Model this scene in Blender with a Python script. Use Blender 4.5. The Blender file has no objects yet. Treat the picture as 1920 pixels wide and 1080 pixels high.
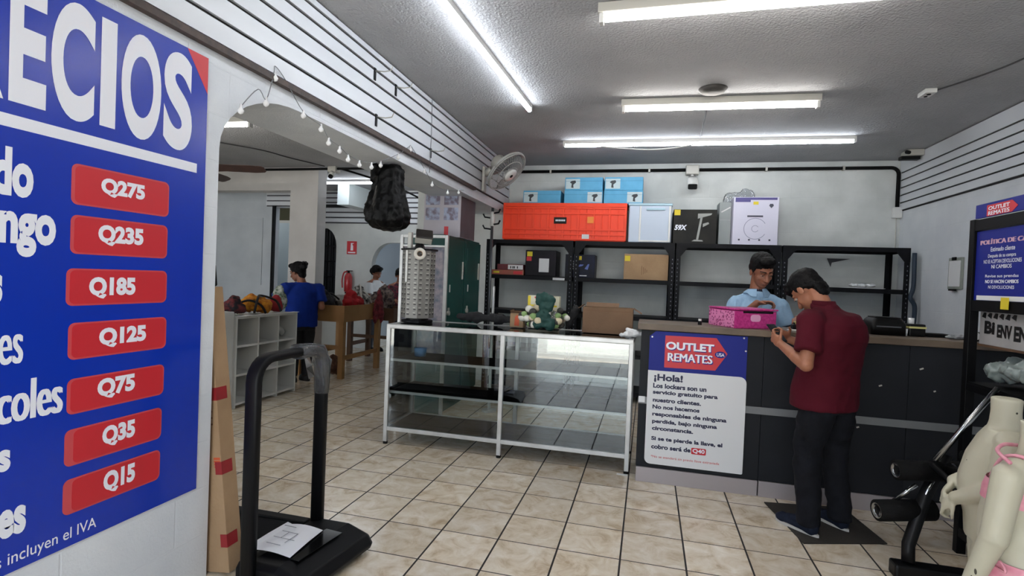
import bpy, bmesh, math, random
from mathutils import Vector, Matrix, noise
C = bpy.context.scene.collection
S = bpy.context.scene
V = Vector
PI = math.pi

# ------------------------------------------------------------------ camera, world, sun, exposure
YAW, PITCH, ROLL, FPX, CAMH = -0.2497469, -0.0172024, 0.0401930, 999.75, 1.45
cy_, sy_, cp_, sp_ = math.cos(YAW), math.sin(YAW), math.cos(PITCH), math.sin(PITCH)
cf = V((sy_*cp_, cy_*cp_, sp_)); cr0 = V((cy_, -sy_, 0)); cu0 = cr0.cross(cf)
cr = cr0*math.cos(ROLL) + cu0*math.sin(ROLL); cu = cu0*math.cos(ROLL) - cr0*math.sin(ROLL)
cam = bpy.data.objects.new('camera', bpy.data.cameras.new('camera')); C.objects.link(cam)
cam.matrix_world = Matrix(((cr.x, cu.x, -cf.x, 0), (cr.y, cu.y, -cf.y, 0), (cr.z, cu.z, -cf.z, CAMH), (0, 0, 0, 1)))
cam.data.sensor_width = 36; cam.data.lens = FPX/1920*36; cam.data.clip_start = 0.05
S.camera = cam
w = bpy.data.worlds.new('world'); S.world = w; w.use_nodes = True
w.node_tree.nodes['Background'].inputs[0].default_value = (0.80, 0.90, 1.0, 1)
w.node_tree.nodes['Background'].inputs[1].default_value = 5.0
sun = bpy.data.objects.new('sun', bpy.data.lights.new('sun', 'SUN')); C.objects.link(sun)
sun.data.energy = 50; sun.data.angle = 0.01; sun.rotation_euler = (math.radians(4), math.radians(38), 0)
S.view_settings.view_transform = 'Standard'; S.view_settings.look = 'None'
S.view_settings.gamma = 1; S.view_settings.use_curve_mapping = False
S.view_settings.exposure = 0.0
S.cycles.use_denoising = True; S.cycles.max_bounces = 8; S.cycles.diffuse_bounces = 4
S.cycles.glossy_bounces = 4; S.cycles.transparent_max_bounces = 24
S.cycles.sample_clamp_indirect = 4; S.cycles.caustics_reflective = False
TUBE_E = 46.0

# ------------------------------------------------------------------ materials
def lin(h):
    h = h.lstrip('#'); o = []
    for i in (0, 2, 4):
        v = int(h[i:i+2], 16)/255
        o.append(v/12.92 if v <= .04045 else ((v+.055)/1.055)**2.4)
    return (o[0], o[1], o[2], 1)
MATS = {}
def mat(name, col, rough=.5, metal=0, var=None, bump=None, spec=.5, coat=0, emit=None, alpha=None):
    """var = (scale, second colour, sharp) ; bump = (scale, strength)"""
    if name in MATS: return MATS[name]
    m = bpy.data.materials.new(name); m.use_nodes = True; nt = m.node_tree; b = nt.nodes['Principled BSDF']
    b.inputs['Base Color'].default_value = lin(col); b.inputs['Roughness'].default_value = rough
    b.inputs['Metallic'].default_value = metal; b.inputs['Specular IOR Level'].default_value = spec
    if coat: b.inputs['Coat Weight'].default_value = coat; b.inputs['Coat Roughness'].default_value = .08
    if var or bump:
        tc = nt.nodes.new('ShaderNodeTexCoord')
    if var:
        n = nt.nodes.new('ShaderNodeTexNoise'); n.inputs['Scale'].default_value = var[0]; n.inputs['Detail'].default_value = 5
        nt.links.new(tc.outputs['Object'], n.inputs['Vector'])
        r = nt.nodes.new('ShaderNodeValToRGB'); s = var[2] if len(var) > 2 else .2
        r.color_ramp.elements[0].position = .5-s; r.color_ramp.elements[1].position = .5+s
        r.color_ramp.elements[0].color = lin(col); r.color_ramp.elements[1].color = lin(var[1])
        nt.links.new(n.outputs['Fac'], r.inputs[0]); nt.links.new(r.outputs[0], b.inputs['Base Color'])
    if bump:
        n = nt.nodes.new('ShaderNodeTexNoise'); n.inputs['Scale'].default_value = bump[0]; n.inputs['Detail'].default_value = 4
        nt.links.new(tc.outputs['Object'], n.inputs['Vector'])
        k = nt.nodes.new('ShaderNodeBump'); k.inputs['Strength'].default_value = bump[1]; k.inputs['Distance'].default_value = .01
        nt.links.new(n.outputs['Fac'], k.inputs['Height']); nt.links.new(k.outputs[0], b.inputs['Normal'])
    if emit:
        b.inputs['Emission Color'].default_value = lin(emit[0]); b.inputs['Emission Strength'].default_value = emit[1]
    if alpha is not None: b.inputs['Alpha'].default_value = alpha
    MATS[name] = m
    return m
def glass(name, tint='#ffffff', ior=1.5, rough=0.0, body=0.0):
    """thin clear sheet: a see-through surface with Fresnel reflection, plus an optional share of milky body"""
    m = bpy.data.materials.new(name); m.use_nodes = True; nt = m.node_tree
    for n in list(nt.nodes): nt.nodes.remove(n)
    o = nt.nodes.new('ShaderNodeOutputMaterial'); t = nt.nodes.new('ShaderNodeBsdfTransparent'); g = nt.nodes.new('ShaderNodeBsdfGlossy')
    t.inputs[0].default_value = lin(tint); g.inputs['Roughness'].default_value = rough
    f = nt.nodes.new('ShaderNodeFresnel'); f.inputs[0].default_value = ior
    x = nt.nodes.new('ShaderNodeMixShader'); nt.links.new(f.outputs[0], x.inputs[0])
    nt.links.new(g.outputs[0], x.inputs[2])
    if body:
        d = nt.nodes.new('ShaderNodeBsdfDiffuse'); d.inputs[0].default_value = (.7, .72, .75, 1)
        y = nt.nodes.new('ShaderNodeMixShader'); y.inputs[0].default_value = body
        nt.links.new(t.outputs[0], y.inputs[1]); nt.links.new(d.outputs[0], y.inputs[2]); nt.links.new(y.outputs[0], x.inputs[1])
    else:
        nt.links.new(t.outputs[0], x.inputs[1])
    nt.links.new(x.outputs[0], o.inputs[0]); MATS[name] = m
    return m

def floor_material():
    m = bpy.data.materials.new('floor_tile'); m.use_nodes = True; nt = m.node_tree; b = nt.nodes['Principled BSDF']; N = nt.nodes.new; L = nt.links.new
    g = N('ShaderNodeNewGeometry'); sx = N('ShaderNodeSeparateXYZ'); L(g.outputs['Position'], sx.inputs[0])
    def M(op, a, bb=None, cc=None):
        n = N('ShaderNodeMath'); n.operation = op
        for i, v in enumerate((a, bb, cc)):
            if v is None: continue
            if isinstance(v, (int, float)): n.inputs[i].default_value = v
            else: L(v, n.inputs[i])
        return n.outputs[0]
    T = .33290
    u = M('DIVIDE', M('ADD', sx.outputs[0], .7475+50*T), T); v = M('DIVIDE', M('ADD', sx.outputs[1], -2.5117+50*T), T)
    du = M('ABSOLUTE', M('SUBTRACT', M('FRACT', M('ADD', u, .5)), .5)); dv = M('ABSOLUTE', M('SUBTRACT', M('FRACT', M('ADD', v, .5)), .5))
    gu = M('LESS_THAN', du, .0150); gv = M('LESS_THAN', dv, .0105); gr = M('MAXIMUM', gu, gv)
    cb = N('ShaderNodeCombineXYZ'); L(M('FLOOR', u), cb.inputs[0]); L(M('FLOOR', v), cb.inputs[1])
    wn = N('ShaderNodeTexWhiteNoise'); wn.noise_dimensions = '2D'; L(cb.outputs[0], wn.inputs['Vector'])
    # marbled veins, shifted per tile
    off = N('ShaderNodeVectorMath'); off.operation = 'MULTIPLY_ADD'; L(wn.outputs['Color'], off.inputs[0]); off.inputs[1].default_value = (9, 9, 9); L(g.outputs['Position'], off.inputs[2])
    n1 = N('ShaderNodeTexNoise'); n1.inputs['Scale'].default_value = 8; n1.inputs['Detail'].default_value = 8; n1.inputs['Roughness'].default_value = .65; n1.inputs['Distortion'].default_value = .7
    L(off.outputs[0], n1.inputs['Vector'])
    r = N('ShaderNodeValToRGB'); e = r.color_ramp.elements
    e[0].position = .30; e[0].color = lin('#bfa98c'); e[1].position = .70; e[1].color = lin('#f0e8db')
    k = e.new(.46); k.color = lin('#dccdb6')
    L(n1.outputs['Fac'], r.inputs[0])
    hs = N('ShaderNodeHueSaturation'); L(r.outputs[0], hs.inputs['Color']); L(M('MULTIPLY_ADD', wn.outputs['Value'], .16, .92), hs.inputs['Value'])
    mx = N('ShaderNodeMix'); mx.data_type = 'RGBA'; L(gr, mx.inputs[0]); L(hs.outputs[0], mx.inputs[6]); mx.inputs[7].default_value = lin('#1d1713')
    L(mx.outputs[2], b.inputs['Base Color'])
    n2 = N('ShaderNodeTexNoise'); n2.inputs['Scale'].default_value = 3; L(g.outputs['Position'], n2.inputs['Vector'])
    L(M('ADD', M('MULTIPLY_ADD', n2.outputs['Fac'], .22, .06), M('MULTIPLY', gr, .6)), b.inputs['Roughness'])
    bp = N('ShaderNodeBump'); bp.inputs['Strength'].default_value = .25; bp.inputs['Distance'].default_value = .002
    L(M('ADD', M('SUBTRACT', 1.0, gr), M('MULTIPLY', n2.outputs['Fac'], .4)), bp.inputs['Height']); L(bp.outputs[0], b.inputs['Normal'])
    return m

def block_wall(name, col, col2, axis, bw=.47, bh=.215, strength=.25):
    """painted concrete block: faint joints and a rolled-paint grain"""
    m = bpy.data.materials.new(name); m.use_nodes = True; nt = m.node_tree; b = nt.nodes['Principled BSDF']; N = nt.nodes.new; L = nt.links.new
    g = N('ShaderNodeNewGeometry'); sx = N('ShaderNodeSeparateXYZ'); L(g.outputs['Position'], sx.inputs[0])
    cb = N('ShaderNodeCombineXYZ'); L(sx.outputs[axis], cb.inputs[0]); L(sx.outputs[2], cb.inputs[1])
    br = N('ShaderNodeTexBrick'); L(cb.outputs[0], br.inputs['Vector']); br.inputs['Scale'].default_value = 1
    br.inputs['Brick Width'].default_value = bw; br.inputs['Row Height'].default_value = bh; br.inputs['Mortar Size'].default_value = .005
    br.inputs['Mortar Smooth'].default_value = .6
    n = N('ShaderNodeTexNoise'); n.inputs['Scale'].default_value = 3.0; n.inputs['Detail'].default_value = 6; L(g.outputs['Position'], n.inputs['Vector'])
    r = N('ShaderNodeValToRGB'); r.color_ramp.elements[0].position = .35; r.color_ramp.elements[1].position = .7
    r.color_ramp.elements[0].color = lin(col); r.color_ramp.elements[1].color = lin(col2); L(n.outputs['Fac'], r.inputs[0]); L(r.outputs[0], b.inputs['Base Color'])
    n2 = N('ShaderNodeTexNoise'); n2.inputs['Scale'].default_value = 90; n2.inputs['Detail'].default_value = 3; L(g.outputs['Position'], n2.inputs['Vector'])
    mm = N('ShaderNodeMath'); mm.operation = 'MULTIPLY_ADD'; L(br.outputs['Fac'], mm.inputs[0]); mm.inputs[1].default_value = -1.2; L(n2.outputs['Fac'], mm.inputs[2])
    bp = N('ShaderNodeBump'); bp.inputs['Strength'].default_value = strength; bp.inputs['Distance'].default_value = .006; L(mm.outputs[0], bp.inputs['Height']); L(bp.outputs[0], b.inputs['Normal'])
    b.inputs['Roughness'].default_value = .55
    return m

FLOOR_M = floor_material()
WALL_Y = block_wall('white_block_wall', '#d3d8df', '#e1e5ea', 1, strength=.3)
WALL_X = block_wall('white_back_wall', '#c3c7c6', '#d6d9d8', 0, strength=.22)
CEIL_M = mat('popcorn_ceiling', '#9fa0a3', .9, var=(2.2, '#b0b1b4', .25), bump=(62, 1.0))
SLAT = mat('white_melamine', '#cfd3da', .35, var=(1.5, '#d8dbe0', .3))
DARK = mat('dark_groove', '#1b1a1b', .8)
BROWN = mat('brown_edge', '#4a3a32', .6, var=(30, '#2d2320'))
STEEL = mat('black_steel', '#08090c', .5, .0, var=(14, '#101117'), spec=.16)
BLACK = mat('black_plastic', '#080809', .45, spec=.22)
MATTE = mat('matte_black', '#070708', .75, spec=.2)
ALU = mat('white_aluminium', '#c9c9c8', .35, .35, var=(9, '#b5b4b2'))
WHITE = mat('white_plastic', '#dcdcda', .4)
GREYW = mat('grey_white_metal', '#b9b7b0', .4, .2)
PAPER = mat('white_paper', '#dfe0e2', .8)
YEL = mat('yellow_sticker', '#d8c22c', .6)
CARD = mat('cardboard', '#a48767', .85, var=(6, '#96795b'), bump=(60, .15))
CARD2 = mat('dull_cardboard', '#7a5f48', .85, var=(5, '#6c533f'), bump=(60, .15))
RED = mat('red_vinyl', '#c1232f', .45)
NAVY = mat('navy_vinyl', '#13207c', .55, spec=.3)
BLUEV = mat('blue_banner_vinyl', '#062fa8', .26, spec=.5)
LETTER = mat('white_lettering', '#eef0fa', .5)
PINKL = mat('light_red_border', '#c4484f', .35)
TUBEW = mat('lit_tube', '#ffffff', .4, emit=('#fffaf3', TUBE_E))
TUBEC = mat('lit_led_strip', '#ffffff', .4, emit=('#f2f8ff', TUBE_E*.72))
SKIN = mat('warm_brown_skin', '#8f5d47', .5, var=(30, '#84543f', .3))
SKIN2 = mat('tan_skin', '#a06a50', .5, var=(30, '#945f47', .3))
HAIR = mat('black_hair', '#050405', .6, bump=(160, .35), spec=.18)
GLASS = glass('showcase_glass', '#f8fbfa', 1.72)
CLEARP = glass('clear_plastic', '#f2f4f6', 1.6, .12, .10)

# ------------------------------------------------------------------ geometry helpers
def nb(): return bmesh.new()
def box(bm, x0, x1, y0, y1, z0, z1, rot=None, piv=None):
    vs = [bm.verts.new((x, y, z)) for x in (x0, x1) for y in (y0, y1) for z in (z0, z1)]
    for f in ((0, 1, 3, 2), (4, 6, 7, 5), (0, 4, 5, 1), (2, 3, 7, 6), (0, 2, 6, 4), (1, 5, 7, 3)): bm.faces.new([vs[i] for i in f])
    if rot is not None:
        p = V(piv) if piv is not None else V(((x0+x1)/2, (y0+y1)/2, (z0+z1)/2))
        for v in vs: v.co = p + rot @ (v.co-p)
    return vs
def obox(bm, c, ax, ay, az, sx, sy, sz):
    c = V(c); ax, ay, az = V(ax), V(ay), V(az); vs = []
    for i in (-.5, .5):
        for j in (-.5, .5):
            for k in (-.5, .5): vs.append(bm.verts.new(c+ax*(i*sx)+ay*(j*sy)+az*(k*sz)))
    for f in ((0, 1, 3, 2), (4, 6, 7, 5), (0, 4, 5, 1), (2, 3, 7, 6), (0, 2, 6, 4), (1, 5, 7, 3)): bm.faces.new([vs[i] for i in f])
def basis(d):
    d = V(d).normalized(); a = V((0, 0, 1)) if abs(d.z) < .9 else V((1, 0, 0))
    x = d.cross(a).normalized(); return x, d.cross(x).normalized(), d
def loft(bm, rings, cap=True, closed=True):
    R = [[bm.verts.new(p) for p in r] for r in rings]; n = len(R[0])
    for a, b in zip(R, R[1:]):
        for i in range(n if closed else n-1): bm.faces.new((a[i], a[(i+1) % n], b[(i+1) % n], b[i]))
    if cap and closed: bm.faces.new(R[0][::-1]); bm.faces.new(R[-1])
def ring(c, ax, ay, rx, ry, n=24, p=2.0):
    o = []
    for i in range(n):
        t = 2*PI*i/n; a, b = math.cos(t), math.sin(t)
        o.append(V(c)+V(ax)*(rx*math.copysign(abs(a)**(2/p), a))+V(ay)*(ry*math.copysign(abs(b)**(2/p), b)))
    return o
def cyl(bm, p, q, r1, r2=None, n=16):
    p, q = V(p), V(q); x, y, d = basis(q-p); r2 = r1 if r2 is None else r2
    loft(bm, [ring(p, x, y, r1, r1, n), ring(q, x, y, r2, r2, n)])
def cap(bm, p, q, r1, r2=None, n=14):
    """tapered limb with round ends"""
    p, q = V(p), V(q); r2 = r1 if r2 is None else r2
    if (q-p).length < 1e-5: return
    x, y, d = basis(q-p); R = []
    for a in (-80, -50, -20): t = math.radians(a); R.append(ring(p+d*(r1*math.sin(t)), x, y, r1*math.cos(t), r1*math.cos(t), n))
    for a in (20, 50, 80): t = math.radians(a); R.append(ring(q+d*(r2*math.sin(t)), x, y, r2*math.cos(t), r2*math.cos(t), n))
    loft(bm, R)
def ell(bm, c, rx, ry, rz, ax=(1, 0, 0), ay=(0, 1, 0), az=(0, 0, 1), n=20, m=12):
    ax, ay, az = V(ax), V(ay), V(az); R = []
    for j in range(m+1):
        t = -PI/2+PI*(j+.0)/m; t = max(-PI/2+.06, min(PI/2-.06, t))
        R.append(ring(V(c)+az*(rz*math.sin(t)), ax, ay, rx*math.cos(t), ry*math.cos(t), n))
    loft(bm, R)
def tube(bm, pts, r, n=8):
    pts = [V(p) for p in pts]; R = []; x = None
    for i, p in enumerate(pts):
        d = (pts[min(i+1, len(pts)-1)]-pts[max(i-1, 0)]).normalized()
        if x is None: x = basis(d)[0]
        x = (x-d*x.dot(d)).normalized(); y = d.cross(x); R.append(ring(p, x, y, r, r, n))
    loft(bm, R)
def curve_pts(pts, k=8):
    """smooth curve through points"""
    P = [V(p) for p in pts]; P = [P[0]]+P+[P[-1]]; o = []
    for i in range(1, len(P)-2):
        a, b, c, d = P[i-1:i+3]
        for j in range(k):
            t = j/k; o.append(.5*((2*b)+(c-a)*t+(2*a-5*b+4*c-d)*t*t+(3*b-a-3*c+d)*t**3))
    o.append(P[-2]); return o
class Fr:
    """a flat frame on a surface: x, y in the plane, n out of it"""
    def __init__(s, o, x, y): s.o, s.x, s.y = V(o), V(x).normalized(), V(y).normalized(); s.n = s.x.cross(s.y)
    def __call__(s, a, b, c=0): return s.o+s.x*a+s.y*b+s.n*c
def prism(bm, fr, pts, d0, d1):
    a = [bm.verts.new(fr(x, y, d0)) for x, y in pts]; b = [bm.verts.new(fr(x, y, d1)) for x, y in pts]; n = len(pts)
    bm.faces.new(a[::-1]); bm.faces.new(b)
    for i in range(n): bm.faces.new((a[i], a[(i+1) % n], b[(i+1) % n], b[i]))
def rrect(x0, y0, x1, y1, r, n=5, rs=None):
    o = []; rs = rs or (r, r, r, r)
    for (cx, cy, a0, rr) in ((x1, y0, -90, rs[0]), (x1, y1, 0, rs[1]), (x0, y1, 90, rs[2]), (x0, y0, 180, rs[3])):
        if rr <= 0: o.append((cx, cy)); continue
        ux = cx-rr if cx == x1 else cx+rr; uy = cy-rr if cy == y1 else cy+rr
        for i in range(n+1): t = math.radians(a0+90*i/n); o.append((ux+rr*math.cos(t), uy+rr*math.sin(t)))
    return o
def panel(bm, fr, x0, y0, x1, y1, d=.002, r=0, d0=0): prism(bm, fr, rrect(x0, y0, x1, y1, r) if r else [(x0, y0), (x1, y0), (x1, y1), (x0, y1)], d0, d)
def text(bm, s, fr, x0, y0, x1, y1, d=.0012, bold=.02, base=0.0, slant=0.0):
    """lettering fitted to a rectangle of the frame"""
    if 'M' in s and bold:                                  # this letter is thickened by doubling its strokes sideways
        g = (x1-x0)*.012*min(1, bold/.02)
        for k in (-1, 0, 1): text(bm, s, fr, x0+g+g*k, y0, x1-g+g*k, y1, d+.00012*k, 0, base, slant)
        return
    cu_ = bpy.data.curves.new('lettering', 'FONT'); cu_.body = s; cu_.offset = bold; cu_.resolution_u = 9 if len(s) < 2 else 4; cu_.fill_mode = 'FRONT'
    o = bpy.data.objects.new('lettering', cu_); C.objects.link(o)
    dg = bpy.context.evaluated_depsgraph_get(); dg.update(); me = bpy.data.meshes.new_from_object(o.evaluated_get(dg))
    xs = [v.co.x for v in me.vertices]; ys = [v.co.y for v in me.vertices]
    ax, bx, ay, by = min(xs), max(xs), min(ys), max(ys); tmp = bmesh.new(); tmp.from_mesh(me)
    vs = {}
    for v in tmp.verts:
        fx = (v.co.x-ax)/(bx-ax); fy = (v.co.y-ay)/(by-ay)
        vs[v.index] = bm.verts.new(fr(x0+(x1-x0)*fx+slant*fy, y0+(y1-y0)*fy, base+d))
    for f in tmp.faces:
        try: bm.faces.new([vs[v.index] for v in f.verts])
        except ValueError: pass
    tmp.free(); bpy.data.objects.remove(o); bpy.data.curves.remove(cu_); bpy.data.meshes.remove(me)

def link(name, bm, m, parent=None, smooth=False, bevel=0, bseg=2, recalc=True):
    if recalc: bmesh.ops.recalc_face_normals(bm, faces=bm.faces)
    me = bpy.data.meshes.new(name); bm.to_mesh(me); bm.free(); me.materials.append(m)
    if smooth:
        for p in me.polygons: p.use_smooth = True
    o = bpy.data.objects.new(name, me); C.objects.link(o)
    if parent is not None:
        o.parent = parent; o.matrix_parent_inverse = Matrix.Translation(-base_of(parent))
    if bevel:
        b = o.modifiers.new('bevel', 'BEVEL'); b.width = bevel; b.segments = bseg; b.limit_method = 'ANGLE'
    return o
def base_of(p):
    return p.location.copy() if p.parent is None else V((0, 0, 0))      # parts are built in world coordinates
def setp(o, label, cat, group=None, kind=None):
    if label: o['label'] = label
    if cat: o['category'] = cat
    if group: o['group'] = group
    if kind: o['kind'] = kind
    return o
def thing(name, loc, label, cat, group=None):
    o = bpy.data.objects.new(name, None); C.objects.link(o); o.location = loc; o.empty_display_size = .05
    bpy.context.view_layer.update()
    return setp(o, label, cat, group)
def struct(name, bm, m, parent=None, smooth=False, label=None):
    o = link(name, bm, m, parent, smooth)
    if parent is None: o['kind'] = 'structure'
    return o
def quick(name, m, fn, parent=None, smooth=False, bevel=0, label=None):
    bm = nb(); fn(bm); o = link(name, bm, m, parent, smooth, bevel)
    if label: o['label'] = label
    return o
def remesh(name, bm, voxel, m, parent=None, it=3, amp=0.0, sc=12.0, seed=0, fac=.5):
    """closes overlapping shapes into one continuous skin"""
    me = bpy.data.meshes.new('tmp'); bmesh.ops.recalc_face_normals(bm, faces=bm.faces); bm.to_mesh(me); bm.free()
    t = bpy.data.objects.new('tmp', me); C.objects.link(t)
    r = t.modifiers.new('r', 'REMESH'); r.mode = 'VOXEL'; r.voxel_size = voxel
    if it: s = t.modifiers.new('s', 'SMOOTH'); s.iterations = it; s.factor = fac
    dg = bpy.context.evaluated_depsgraph_get(); dg.update()
    out = bpy.data.meshes.new_from_object(t.evaluated_get(dg)); out.name = name
    bpy.data.objects.remove(t); bpy.data.meshes.remove(me)
    if amp:
        nn = [v.normal.copy() for v in out.vertices]; so = V((seed*3.1, seed*7.7, seed*1.3))
        for v, n in zip(out.vertices, nn):
            q = v.co*sc+so
            v.co += n*(amp*(noise.noise(q)+.5*noise.noise(q*2.3)))
    out.materials.clear(); out.materials.append(m)
    for p in out.polygons: p.use_smooth = True
    o = bpy.data.objects.new(name, out); C.objects.link(o)
    if parent is not None: o.parent = parent; o.matrix_parent_inverse = Matrix.Translation(-base_of(parent))
    return o
XP, YP, ZP = V((1, 0, 0)), V((0, 1, 0)), V((0, 0, 1))

# ------------------------------------------------------------------ the room
H = 3.02
quick('floor', FLOOR_M, lambda b: box(b, -9, 2.95, -1.65, 11.2, -.1, 0))['kind'] = 'structure'
quick('ceiling', CEIL_M, lambda b: box(b, -9, 2.95, -1.65, 11.2, H, H+.12))['kind'] = 'structure'
def left_wall(b):
    arc = [(2.06, 0), (2.06, 2.0)]
    for i in range(1, 11):
        t = PI*.5*i/10; arc.append((2.06+.56*(1-math.cos(t)), 2.0+.345*math.sin(t)))
    prism(b, Fr((0, 0, 0), YP, ZP), [(-1.5, 0)]+arc+[(7.2, 2.345), (7.2, H), (-1.5, H)], -2.42, -1.95)
struct('wall_left', (lambda b: (left_wall(b), b)[1])(nb()), WALL_Y)
quick('wall_back', WALL_X, lambda b: box(b, -3.2, 2.95, 7.2, 7.35, 0, H))['kind'] = 'structure'
quick('wall_right', WALL_Y, lambda b: box(b, 2.83, 2.95, -1.5, 7.2, 0, H))['kind'] = 'structure'
def front(b):
    for x0, x1, z0 in ((-9, -8.6, 0), (-8.6, -4.9, 2.5), (-4.9, -2.0, 0), (-2.0, .75, 2.35), (.75, 2.95, 0)): box(b, x0, x1, -1.65, -1.5, z0, H)
quick('wall_front', mat('dark_blue_shop_front', '#2b3140', .7), front)['kind'] = 'structure'
quick('wall_far_left', WALL_Y, lambda b: box(b, -9.1, -9, -1.65, 11.2, 0, H))['kind'] = 'structure'
quick('sidewalk_ground', mat('pale_concrete', '#b9b6ae', .9, var=(2, '#a5a29a')), lambda b: box(b, -16, 14, -24, -1.65, -.12, -.02))['kind'] = 'structure'
# slatted wall panels
def slats(b, x0, x1, y0, y1, zs, gap=.013):
    for a, c in zip(zs, zs[1:]): box(b, x0, x1, y0, y1, a+gap/2, c-gap/2)
ZL = [2.455, 2.567, 2.682, 2.787, 2.882, 2.965, 3.018]
def lw_panel():
    e = thing('wall_panel_left', (-1.93, 0, 2.45), None, None); e['kind'] = 'structure'
    quick('slat_boards', SLAT, lambda b: slats(b, -1.942, -1.925, -1.48, 7.19, ZL, .019), e)
    quick('groove_backing', DARK, lambda b: box(b, -1.9495, -1.941, -1.48, 7.19, 2.45, 3.018), e)
    quick('edge_rail', BROWN, lambda b: box(b, -1.949, -1.915, -1.48, 5.7, 2.425, 2.456), e)
lw_panel()
def rw_panel():
    e = thing('wall_panel_right', (2.8, 0, 2.42), None, None); e['kind'] = 'structure'
    g = [2.425]+[2.425+.088*i for i in range(1, 6)]+[3.018]
    quick('slat_boards', SLAT, lambda b: slats(b, 2.803, 2.82, -1.48, 7.19, g, .016), e)
    quick('groove_backing', DARK, lambda b: box(b, 2.819, 2.8295, -1.48, 7.19, 2.42, 3.018), e)
rw_panel()
# second room beyond the arch
PILM = block_wall('grey_white_plaster', '#bcb9b7', '#c8c5c3', 0, strength=.1)
quick('pillar', PILM, lambda b: box(b, -5.38, -4.90, 7.1, 7.32, 0, H))['kind'] = 'structure'
quick('beam', PILM, lambda b: box(b, -9, -5.38, 7.1, 7.32, 2.67, H))['kind'] = 'structure'
BLUW = block_wall('pale_blue_wall', '#b5bcc4', '#c2c8cf', 0, strength=.2)
quick('wall_recess', BLUW, lambda b: (box(b, -9, -6.06, 7.62, 7.74, 0, H), box(b, -6.06, -5.3, 7.62, 7.74, 2.48, H)))['kind'] = 'structure'
def mouldings(b):
    for x0, x1, z0, z1 in ((-7.35, -6.28, .25, 1.02), (-7.35, -6.28, 1.18, 2.30)):
        for a in ((x0, x1, z0, z0+.022), (x0, x1, z1-.022, z1), (x0, x0+.022, z0+.022, z1-.022), (x1-.022, x1, z0+.022, z1-.022)): box(b, a[0], a[1], 7.605, 7.6195, a[2], a[3])
quick('trim_3', BLUW, mouldings)['kind'] = 'structure'
quick('wall_panel_recess', SLAT, lambda b: slats(b, -6.22, -5.3, 7.6, 7.618, [2.5, 2.585, 2.67, 2.755], .02))['kind'] = 'structure'
FARM = block_wall('far_white_wall', '#c3c6c5', '#d0d2d0', 0, strength=.2)
def arch_hole(x0, x1, zs, zt, n=10):
    r = (x1-x0)/2
    return [(x0, zs)]+[(x0+r*(1-math.cos(PI*i/n)), zs+(zt-zs)*math.sin(PI*i/n)) for i in range(1, n)]+[(x1, zs)]
def far_wall(b):
    f = Fr((0, 9.35, 0), XP, ZP)
    hole = [(-5.13, 0), (-5.13, 1.6)]+[(-5.13+.38*(1-math.cos(PI/2*i/8)), 1.6+.44*math.sin(PI/2*i/8)) for i in range(1, 9)]+[(-3.6, 2.04), (-3.6, 0)]
    prism(b, f, [(-5.9, 0)]+hole+[(-2.8, 0), (-2.8, H), (-5.9, H)], 0, .15)
    prism(b, f, [(-6.45, 0), (-5.9, 0), (-5.9, .8), (-6.45, .8)], 0, .15)
    aw = arch_hole(-6.45, -5.9, 1.95, 2.3)
    prism(b, f, [(-6.45, 1.95)]+aw[1:-1]+[(-5.9, 1.95), (-5.9, H), (-6.45, H)], 0, .15)
    prism(b, f, [(-9, 0), (-6.45, 0), (-6.45, H), (-9, H)], 0, .15)
struct('wall_far', (lambda b: (far_wall(b), b)[1])(nb()), FARM)
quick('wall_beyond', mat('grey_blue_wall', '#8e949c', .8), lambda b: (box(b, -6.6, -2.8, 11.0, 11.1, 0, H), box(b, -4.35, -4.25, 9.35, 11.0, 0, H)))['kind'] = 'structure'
quick('wall_side', FARM, lambda b: box(b, -3.3, -3.2, 7.2, 9.35, 0, H))['kind'] = 'structure'
quick('wall_panel_far', SLAT, lambda b: slats(b, -6.5, -3.35, 9.17, 9.19, [2.4, 2.5, 2.6, 2.7, 2.79, 2.88, 2.97], .028))['kind'] = 'structure'
quick('trim_2', mat('slat_shadow_gap', '#4b4a50', .8), lambda b: (box(b, -6.5, -3.35, 9.191, 9.199, 2.39, 2.99), box(b, -6.22, -5.3, 7.6185, 7.6195, 2.49, 2.76)))['kind'] = 'structure'
quick('trim_1', STEEL, lambda b: box(b, -6.5, -4.6, 9.12, 9.168, 2.70, 2.745))['kind'] = 'structure'
def dark_window():
    e = thing('window_1', (-6.17, 9.28, .8), None, None); e['kind'] = 'structure'
    quick('pane', mat('dark_pane', '#15171a', .15), lambda b: prism(b, Fr((0, 9.3, 0), XP, ZP), [(-6.45, .8), (-5.9, .8)]+arch_hole(-6.45, -5.9, 1.95, 2.3)[::-1], 0, .01), e)
    def bars(b):
        for x in (-6.3, -6.17, -6.04): box(b, x-.008, x+.008, 9.24, 9.26, .8, 2.27)
        for z in (1.05, 1.35, 1.65, 1.95): box(b, -6.45, -5.9, 9.24, 9.26, z-.01, z+.01)
    quick('window_grille', STEEL, bars, e)
dark_window()
def door_far():
    e = thing('door_1', (-5.7, 7.9, 0), None, None); e['kind'] = 'structure'
    quick('door_leaf', mat('pale_blue_door', '#c4d6e2', .4), lambda b: box(b, -7.2, -6.55, 8.9, 8.94, 0, 2.35), e)
    quick('door_post', STEEL, lambda b: box(b, -6.065, -6.02, 7.56, 7.6, 0, 2.5), e)
    quick('lintel_panel', mat('olive_panel', '#6d6a4d', .7), lambda b: box(b, -6.9, -6.25, 8.3, 8.33, 2.34, 2.62), e)
door_far()

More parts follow.
